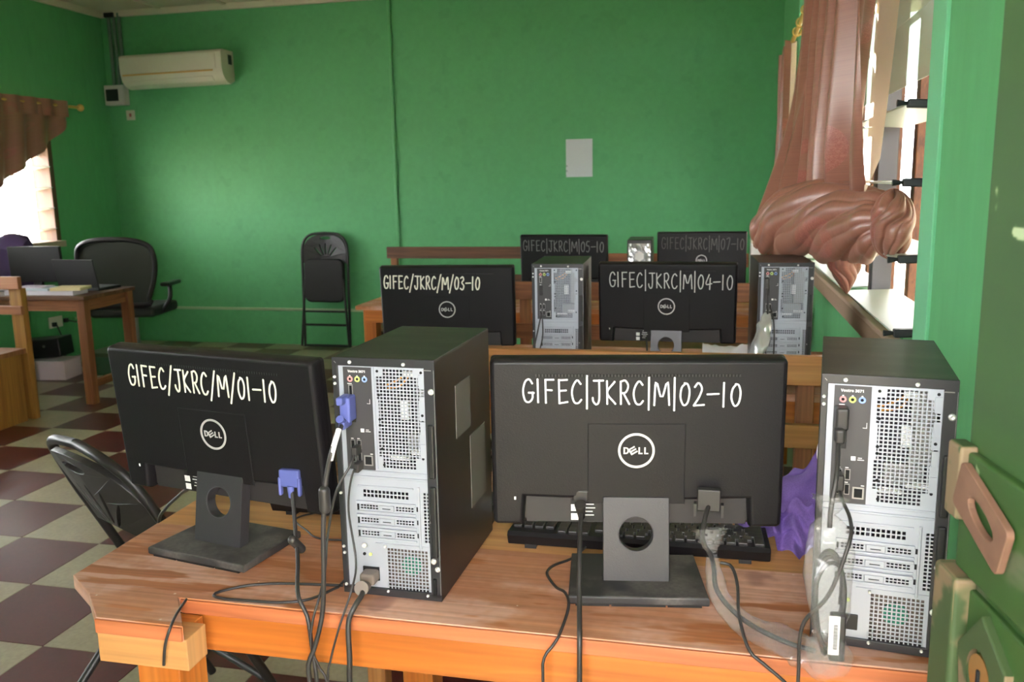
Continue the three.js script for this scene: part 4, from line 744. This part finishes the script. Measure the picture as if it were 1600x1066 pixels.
{
  const b = thing('breaker_box', 'small breaker box with dark window in the corner', 'electrical box', [-5.155, 2.2, ZB], 0);
  mesh('case', rbox(0.2, 0.17, 0.07, 0.006, 0, 0, 0.035), bitty(196, 190, 184), b);
  mesh('dark_cover', rbox(0.12, 0.1, 0.01, 0.003, -0.02, 0, 0.072), M.black, b);
  const p = thing('wall_conduit', 'three pipes climbing from the breaker box to the ceiling', 'pipe', [-5.13, 0, ZB], 0);
  for (const x of [-0.05, 0, 0.05]) mesh('pipe', cyl(0.016, 0.016, 0.6, x, 2.59, 0.018), std({ color: col(98, 124, 104), roughness: 0.6 }), p);
  mesh('ceiling_cap', rbox(0.09, 0.04, 0.05, 0.005, -0.03, 2.875, 0.025), M.black, p);
  const s = thing('wall_switch', 'square white isolator switch below the breaker box', 'switch', [-5.055, 2.03, ZB], 0);
  mesh('plate', rbox(0.085, 0.085, 0.012, 0.004, 0, 0, 0.006), M.cream, s); mesh('rocker', rbox(0.02, 0.03, 0.008, 0.003, 0, 0, 0.014), bitty(150, 70, 60), s);
  const c = thing('patch_panel', 'green painted cover plate below the breaker box', 'wall plate', [-5.1, 2.0, ZB], 0);
  mesh('plate', rbox(0.22, 0.21, 0.006, 0.002, 0, 0, 0.003), M.wall, c);
  const o = thing('power_socket', 'double power socket with black plugs on the left wall', 'socket', [XL, 0.32, -6.08], 0);
  mesh('plate', rbox(0.012, 0.09, 0.15, 0.003, 0.006, 0, 0), M.cream, o); mesh('plug', rbox(0.03, 0.035, 0.035, 0.005, 0.022, -0.015, 0.035), M.black, o); mesh('plug', rbox(0.03, 0.035, 0.035, 0.005, 0.022, 0, -0.1), M.black, o);
  cable('extension_cable', [[-5.23, 0.3, -6.05], [-5.1, 0.2, -5.95], [-5.0, 0.12, -5.85], [-4.95, 0.06, -5.75], [-4.93, 0.03, -5.7]], 0.006, 'black cable from the left socket to the floor');
  cable('extension_cable', [[-5.23, 0.32, -6.18], [-5.1, 0.28, -6.2], [-5.0, 0.15, -6.15], [-4.9, 0.03, -6.05], [-4.75, 0.007, -5.95], [-4.64, 0.007, -5.72]], 0.006, 'black cable trailing over the floor under the desk');
}

// ---------------------------------------------------------------- folding chairs
function fanBack(w, h, depth) {           // rounded fan shaped back with slits and a hand hole, y from 0 to h
  const s = new THREE.Shape(); s.moveTo(-w / 2, 0); s.lineTo(w / 2, 0); s.lineTo(w / 2, h * 0.35); s.bezierCurveTo(w / 2, h * 0.8, w * 0.3, h, 0, h); s.bezierCurveTo(-w * 0.3, h, -w / 2, h * 0.8, -w / 2, h * 0.35); s.lineTo(-w / 2, 0);
  const hh = new THREE.Path(); hh.absellipse(0, h * 0.86, w * 0.13, h * 0.05, 0, Math.PI * 2, true); s.holes.push(hh);
  for (const k of [-2, -1, 0, 1, 2]) {
    const a = k * 0.36, cx = Math.sin(a) * w * 0.26, cy = h * 0.12 + Math.cos(a) * h * 0.36, L = h * 0.2, q = [];
    for (let i = 0; i < 14; i++) { const th = -i / 14 * Math.PI * 2, px = Math.cos(th) * w * 0.014, py = Math.sin(th) * L; q.push(new THREE.Vector2(cx + px * Math.cos(-a) - py * Math.sin(-a), cy + px * Math.sin(-a) + py * Math.cos(-a))); }
    s.holes.push(new THREE.Path(q));
  }
  const g = extr(s, depth, 0.002); const p = g.attributes.position;
  for (let i = 0; i < p.count; i++) p.setZ(i, p.getZ(i) - 0.14 * (w * w / 4 - p.getX(i) * p.getX(i)) / w * 2);   // dished
  g.computeVertexNormals(); return g;
}
function foldingChair(label, pos, turn, folded) {
  const c = thing('folding_chair', label, 'chair', pos, turn, 'black folding chairs with fan backs');
  const w = 0.42, H = folded ? 0.99 : 0.83, lean = folded ? 0.02 : 0.4;        // the chair faces +z; hoop leans back to -z
  const at = (s, y) => { const k = y / H; return [s * w / 2, y, folded ? 0.0 : 0.26 - lean * k]; };
  const hoop = (s) => tube([at(s, 0.01), at(s, 0.3), at(s, 0.6), at(s, H - 0.16), [s * w * 0.44, H - 0.06, at(s, H - 0.06)[2]], [s * w * 0.28, H - 0.012, at(s, H)[2]], [0, H, at(s, H)[2]]], 0.0115, 40, 10);
  mesh('frame', [hoop(-1), hoop(1)], M.chair, c);
  const bh = 0.25, fb = fanBack(w - 0.02, folded ? bh : bh * 1.12, 0.012); fb.rotateX(folded ? 0 : -Math.atan(lean / H)); const b0 = at(0, H - bh - 0.008); fb.translate(0, b0[1], b0[2] - 0.006);
  mesh('backrest', fb, M.chair, c);
  const seat = rrect(-0.18, 0, 0.18, 0.37, 0.06);
  if (folded) { const g = extr(seat, 0.03, 0.012, { bs: 3 }); g.translate(0, 0.40, 0.0); mesh('seat', g, M.chairPad, c); mesh('crossbar', [bar([-w / 2, 0.2, 0], [w / 2, 0.2, 0], 0.01), bar([-w / 2, 0.02, 0], [w / 2, 0.02, 0], 0.01)], M.chair, c); }
  else { const g = extr(seat, 0.025, 0.012, { bs: 3 }); g.rotateX(-Math.PI / 2); g.translate(0, 0.43, 0.27); mesh('seat', g, M.chairPad, c); mesh('crossbar', [bar(at(-1, 0.18), at(1, 0.18), 0.009)], M.chair, c); }
  for (const s of [-1, 1]) mesh('rear_leg', folded ? bar([s * (w / 2 - 0.035), 0.6, 0.03], [s * (w / 2 + 0.01), 0.02, 0.045], 0.01) : bar([s * (w / 2 - 0.03), 0.42, 0.12], [s * (w / 2 - 0.03), 0.01, -0.26], 0.0105), M.chair, c);
  mesh('rear_bar', folded ? bar([-w / 2 + 0.02, 0.32, 0.035], [w / 2 - 0.02, 0.32, 0.035], 0.008) : bar([-w / 2 + 0.03, 0.14, -0.14], [w / 2 - 0.03, 0.14, -0.14], 0.009), M.chair, c);
  return c;
}
foldingChair('folded black chair leaning on the green back wall', [-3.243, 0, ZB + 0.12], 0, true).rotation.x = -0.05;
foldingChair('open black folding chair at the end of the first table', [-1.31, 0, -1.73], 2.67, false);
foldingChair('black folding chair behind monitor 03', [-1.14, 0, -3.62], -0.1, false);

// ---------------------------------------------------------------- office corner on the left
{
  const d = thing('office_desk', 'small brown wooden desk with four legs in the corner', 'desk', [-3.92, 0, -4.79], 0.06);
  mesh('desk_top', uvm(rbox(0.92, 0.025, 0.56, 0.003, -0.45, 0.703, -0.27), 'x'), M.dark, d);
  mesh('front_apron', uvm(rbox(0.8, 0.075, 0.02, 0.002, -0.45, 0.652, -0.035), 'x'), M.dark2, d); mesh('side_apron', uvm(rbox(0.02, 0.075, 0.44, 0.002, -0.035, 0.652, -0.27), 'z'), M.dark2, d);
  for (const [x, z] of [[-0.035, -0.035], [-0.865, -0.035], [-0.035, -0.51], [-0.865, -0.51]]) mesh('leg', uvm(rbox(0.06, 0.69, 0.06, 0.003, x, 0.345, z), 'y'), M.dark2, d);
  mesh('foot_rail', uvm(rbox(0.03, 0.05, 0.44, 0.003, -0.035, 0.13, -0.27), 'z'), M.dark2, d);
  const m = thing('office_monitor', 'dark monitor on the corner desk turned away', 'monitor', [-4.52, 0.716, -5.1], 0.12);
  mesh('screen', rbox(0.38, 0.245, 0.03, 0.006, 0, 0.175, 0, 0.05), M.plastic, m); mesh('stand', [rbox(0.06, 0.1, 0.03, 0.004, 0, 0.06, -0.01), rbox(0.2, 0.012, 0.15, 0.004, 0, 0.006, 0)], M.black, m);
  const l = thing('laptop', 'open black laptop on the corner desk', 'laptop', [-4.19, 0.716, -5.07], -0.05);
  mesh('keyboard_half', rbox(0.33, 0.018, 0.22, 0.004, 0, 0.009, -0.12), M.black, l); const sc = rbox(0.33, 0.2, 0.01, 0.004, 0, 0.1, 0, 0.2); sc.translate(0, 0.014, 0.0); mesh('lid', sc, M.black, l);
  const cols = [[206, 200, 210], [186, 196, 206], [214, 196, 150], [198, 186, 206]];
  for (let i = 0; i < 4; i++) { const b = thing('paper_stack', ['white paper pile, lowest on the corner desk', 'pale blue folder on the paper pile', 'yellow printed booklet on the paper pile', 'lilac sheet on top of the paper pile'][i], 'papers', [[-4.27, -4.3, -4.08, -4.36][i], 0.716 + [0, 0.03, 0.031, 0.046][i], -4.88], [0.05, -0.1, 0.2, 0.15][i]); mesh('sheets', rbox([0.5, 0.24, 0.2, 0.2][i], [0.029, 0.014, 0.02, 0.004][i], 0.15, 0.002, 0, [0.0145, 0.007, 0.01, 0.002][i], 0), bitty(...cols[i]), b); }
  cable('power_cable', [[-4.46, 0.73, -4.86], [-4.6, 0.74, -4.83], [-4.64, 0.7, -4.76], [-4.66, 0.5, -4.74], [-4.68, 0.2, -4.76]], 0.008, 'pale cable drooping over the front edge of the corner desk', bitty(150, 142, 148));
  const s = thing('purple_bag', 'dark purple bag standing left on the corner desk', 'bag', [-4.79, 0.716, -5.22], 0.1);
  mesh('body', surf(36, 20, (u, v) => { const th = u * Math.PI * 2, r = 1 - 0.45 * Math.pow(v, 3) + 0.16 * (fbm(u, v, 6, 4, 481, 3) - 0.5), k = v > 0.999 ? 0.12 : 1; return [Math.cos(th) * 0.16 * r * k, v * 0.36 + 0.02 * Math.cos(th) * v, Math.sin(th) * 0.12 * r * k]; }), std({ color: col(62, 44, 82), roughness: 0.85, side: THREE.DoubleSide }), s);
  mesh('flap', surf(20, 12, (u, v) => [-0.13 + u * 0.26, 0.33 + 0.05 * Math.sin(u * 3.1) - 0.1 * v * v, 0.02 + 0.11 * v]), std({ color: col(74, 54, 96), roughness: 0.85, side: THREE.DoubleSide }), s);
  // office chair
  const c = thing('office_chair', 'dark mesh office chair with armrests behind the corner desk', 'chair', [-4.42, 0, -5.95], Math.PI + 0.2);
  const fr = new THREE.Shape(); fr.moveTo(-0.2, 0); fr.bezierCurveTo(-0.27, 0.15, -0.32, 0.3, -0.28, 0.42); fr.quadraticCurveTo(-0.25, 0.5, 0, 0.5); fr.quadraticCurveTo(0.25, 0.5, 0.28, 0.42); fr.bezierCurveTo(0.32, 0.3, 0.27, 0.15, 0.2, 0); fr.lineTo(-0.2, 0);
  const pts = fr.getPoints(10).map((p) => V(p.x, p.y + 0.52, -0.22 - 0.08 * p.y + 0.3 * p.x * p.x)); pts.pop();
  mesh('back_frame', tube(pts, 0.02, 90, 8, true), M.chair, c);
  const bm = new THREE.ShapeGeometry(fr, 16); { const p = bm.attributes.position; for (let i = 0; i < p.count; i++) { const x = p.getX(i), y = p.getY(i); p.setXYZ(i, x, y + 0.52, -0.22 - 0.08 * y + 0.3 * x * x); } bm.computeVertexNormals(); }
  mesh('back_mesh', bm, new THREE.MeshStandardMaterial({ color: col(58, 62, 54), roughness: 0.9, side: THREE.DoubleSide }), c);
  mesh('seat', rbox(0.5, 0.08, 0.48, 0.03, 0, 0.46, 0.02), M.officeMesh, c);
  for (const k of [-1, 1]) { const ar = mesh('armrest', [rbox(0.07, 0.03, 0.25, 0.012, k * 0.3, 0.66, 0.02), tube([[k * 0.3, 0.65, 0.0], [k * 0.31, 0.55, -0.04], [k * 0.25, 0.45, -0.05]], 0.018, 16, 8)], M.chair, c); }
  mesh('gas_post', [cyl(0.025, 0.025, 0.32, 0, 0.26, 0)], M.steel, c);
  for (let i = 0; i < 5; i++) { const a = i / 5 * Math.PI * 2 + 0.3; const lg = mesh('star_leg', bar([0, 0.11, 0], [Math.cos(a) * 0.28, 0.07, Math.sin(a) * 0.28], 0.018), M.chair, c); mesh('castor', [tr(new THREE.CylinderGeometry(0.028, 0.028, 0.03, 14), Math.cos(a) * 0.28, 0.03, Math.sin(a) * 0.28, 0, a, Math.PI / 2)], M.black, lg); }
  // things on the floor under the desk
  const f = thing('carton', 'pale pink and white carton on the floor under the desk', 'box', [-4.82, 0, -5.5], 0.15);
  mesh('carton_body', rbox(0.3, 0.14, 0.22, 0.004, 0, 0.07, 0), bitty(216, 196, 198), f); mesh('carton_flap', rbox(0.29, 0.004, 0.1, 0.001, 0, 0.143, 0.06, 0.05), bitty(226, 214, 214), f);
  const u = thing('power_backup', 'black power backup box resting on the pale carton', 'power supply', [-4.86, 0.162, -5.49], 0.15);
  mesh('body', rbox(0.32, 0.14, 0.18, 0.008, 0, 0.07, 0, 0, 0, 0.08), M.black, u); mesh('front_button', cyl(0.01, 0.01, 0.004, 0.04, 0.09, 0.091, Math.PI / 2), M.steel, u);
  const g = thing('glass_tray', 'green tinted low shelf on the floor beside the desk leg', 'shelf', [-4.3, 0, -5.62], 0.05);
  mesh('shelf_board', [rbox(0.62, 0.03, 0.26, 0.003, 0, 0.16, -0.1)], bitty(70, 84, 56), g); mesh('shelf_panel', [rbox(0.6, 0.14, 0.02, 0.003, 0, 0.075, 0.02), rbox(0.02, 0.14, 0.24, 0.003, -0.29, 0.075, -0.1), rbox(0.02, 0.14, 0.24, 0.003, 0.29, 0.075, -0.1)], bitty(60, 92, 66), g);
}

// ---------------------------------------------------------------- curtains
{
  const rod = thing('curtain_rod', 'brass curtain rod with rings above the left window', 'curtain rod', [0, 0, 0]);
  mesh('rod', bar([XL + 0.1, 2.06, -6.5], [XL + 0.1, 2.06, -4.4], 0.012), M.gold, rod); mesh('finial', [tr(new THREE.SphereGeometry(0.03, 14, 10), XL + 0.1, 2.06, -6.52)], M.gold, rod);
  mesh('bracket', [bar([XL, 2.06, -6.38], [XL + 0.1, 2.06, -6.38], 0.01), bar([XL, 2.06, -4.6], [XL + 0.1, 2.06, -4.6], 0.01)], M.gold, rod);
  const c = thing('curtain', 'dark brown curtain swept aside over the left window', 'curtain', [0, 0, 0]);
  mesh('drape', surf(70, 40, (u, v) => { // u along the rod, v down
    const z = -6.34 + u * 1.9, len = 0.14 + 0.95 * Math.pow(clamp(u * 1.25), 0.8), y = 2.07 - v * len;
    return [XL + 0.1 + 0.028 * Math.sin(u * 55) * (0.4 + 0.6 * v), y, z + v * 0.35 * u * (1 - u)];
  }, [2.4, 1.2]), M.satin, c);
  mesh('heading', surf(60, 4, (u, v) => [XL + 0.12 + 0.016 * Math.sin(u * 70), 2.1 - v * 0.13, -6.35 + u * 1.95], [2.4, 0.2]), M.satin, c);
}
{
  const rod = thing('curtain_rod', 'brass curtain rod sagging above the right window', 'curtain rod', [0, 0, 0]);
  mesh('rod', bar([0.40, 2.32, -2.3], [0.40, 2.08, -5.95], 0.012), M.gold, rod); mesh('finial', [tr(new THREE.SphereGeometry(0.024, 14, 10), 0.40, 2.08, -5.97), tr(new THREE.ConeGeometry(0.016, 0.06, 10), 0.40, 2.09, -6.02, -Math.PI / 2)], M.gold, rod);
  for (const [z, y] of [[-4.55, 2.172], [-4.8, 2.156], [-5.0, 2.142]]) mesh('ring', tr(new THREE.TorusGeometry(0.022, 0.004, 8, 18), 0.4, y - 0.008, z, 0, 0.2), M.gold, rod);
  mesh('bracket', [bar([0.47, 2.14, -5.1], [0.40, 2.14, -5.1], 0.01), bar([0.47, 2.32, -2.32], [0.4, 2.32, -2.32], 0.01)], M.gold, rod);
  const far = thing('curtain', 'narrow dark brown curtain gathered at the far end of the right rod', 'curtain', [0, 0, 0]);
  mesh('drape', surf(60, 30, (u, v) => { const z = -5.86 + u * 0.62; return [0.395 + 0.03 * Math.sin(u * 42) + 0.01 * Math.sin(u * 17 + v * 3), 2.1 - u * 0.0 + 0.03 * u - v * 1.0, z - 0.05 * v * u]; }, [0.5, 1]), M.satin, far);
  mesh('lining', surf(12, 20, (u, v) => [0.40 + 0.012 * Math.sin(u * 9), 2.1 - v * 0.75, -5.24 + u * 0.14], [1, 1]), M.lining, far);
  // main brown satin curtain: hangs from the rod and is bundled up over an open louvre blade
  const c = thing('curtain', 'brown satin curtain with ring pattern bundled over the right window louvres', 'curtain', [0, 0, 0]);
  const pleat = (a) => Math.sin(a) + 0.28 * Math.sin(2 * a + 0.6);
  mesh('drape', surf(300, 70, (u, v) => {           // u 0 at the far edge, 1 at the near edge; v down
    const zt = -4.2 + u * 1.79, zb = -3.66 + u * 1.02, z = zt + (zb - zt) * Math.pow(v, 1.15 + 7 * u * u), yt = 2.21 + u * 0.1;
    const yb = 1.235 + 0.085 * u, y = yt + (yb - yt) * v;
    const fold = (0.05 - 0.012 * u) * pleat(u * 44 + 1.4 * Math.sin(u * 9 + 1) + 0.8 * Math.sin(v * 2.4 + u * 5)) + 0.012 * Math.sin(u * 97 + v * 3), bulge = 0.2 * Math.pow(v, 2) * (1 - u) * (1 - 0.25 * u) + 0.02 * v;
    return [0.405 - bulge + fold * (1 - 0.35 * v) - 0.02 * u + 0.05 * u * Math.pow(v, 8), y, z + 0.015 * Math.cos(u * 44)];
  }, [1.6, 1.0]), M.satin, c);
  mesh('lining', surf(16, 40, (u, v) => [0.41 + 0.03 * u - 0.015 * v, 2.33 - v * (1.0 - 0.1 * u), -2.56 + u * 0.2 * (1 - 0.8 * v * v)], [1, 1]), M.lining, c);
  // the bundle: a fat twisted roll of cloth
  const path = curve([[0.15, 1.145, -3.3], [0.19, 1.19, -3.24], [0.26, 1.235, -3.1], [0.335, 1.25, -2.92], [0.39, 1.245, -2.72], [0.43, 1.255, -2.54], [0.46, 1.26, -2.40]]);
  const RR = [0.015, 0.078, 0.108, 0.12, 0.108, 0.086, 0.03];
  const crease = (u, v, seed, kv) => { const w = 1.3 * fbm(u, v, 2, 3, seed, 2), a = Math.PI * (u * 5 + v * kv + w), b = Math.PI * (u * 12 + v * (kv + 2) + 2.5 * w); return Math.pow(Math.abs(Math.sin(a)), 0.75) * 0.2 + Math.pow(Math.abs(Math.sin(b)), 0.7) * 0.085; };
  mesh('bundle', surf(220, 200, (u, v) => {
    const P = path.getPoint(v), t = path.getTangent(v), k = v * 6, a = Math.min(5, Math.floor(k)), R = RR[a] + (RR[a + 1] - RR[a]) * sm(k - a), th = u * Math.PI * 2;
    const h = V(0, 1, 0).cross(t).normalize(), up = t.clone().cross(h).normalize(), r = R * (0.86 + crease(u, v, 491, 4));
    return [P.x + h.x * Math.cos(th) * r * 0.8 + up.x * Math.sin(th) * r, P.y + h.y * Math.cos(th) * r + up.y * Math.sin(th) * r, P.z + h.z * Math.cos(th) * r + up.z * Math.sin(th) * r];
  }, [0.9, 0.8]), M.satin, c);
  mesh('bundle_knot', surf(120, 80, (u, v) => { const th = u * Math.PI * 2, ph = v * Math.PI, f = 0.88 + crease(u, v, 499, 2); return [0.445 + 0.045 * Math.sin(ph) * Math.cos(th) * f, 1.262 - 0.078 * Math.cos(ph) * f, -2.42 + 0.11 * Math.sin(ph) * Math.sin(th) * f]; }, [0.4, 0.3]), M.satin, c);
  mesh('hanging_tail', surf(120, 80, (u, v) => { const th = u * Math.PI * 2, R = 0.068 * Math.sin(Math.PI * Math.pow(0.14 + 0.84 * v, 0.75)) * (0.86 + crease(u, v, 503, 3)); return [0.375 + 0.02 * v + R * 0.7 * Math.cos(th), 1.20 - v * 0.165, -2.78 + R * Math.sin(th) * 1.1]; }, [0.5, 0.25]), M.satin, c);
}
{ // white plastic case by the wall behind monitor 07
  const w = thing('extension_box', 'white extension box standing behind monitor 07', 'box', [0.215, TH, -4.78], 0);
  mesh('body', rbox(0.05, 0.32, 0.12, 0.004, 0, 0.16, 0), M.white, w); mesh('cap', rbox(0.052, 0.02, 0.122, 0.003, 0, 0.3, 0), M.cream, w);
  const s = thing('wall_socket', 'dark socket with plug on the right wall behind the curtain tower', 'socket', [XR - 0.19, 1.02, -4.8], 0);
  s.position.set(XR, 1.07, -5.9); mesh('plate', rbox(0.02, 0.12, 0.12, 0.003, -0.01, 0, 0), M.black, s); mesh('plug', rbox(0.04, 0.04, 0.04, 0.005, -0.035, 0.02, 0), bitty(150, 140, 170), s);
}
renderer.render(scene, camera);
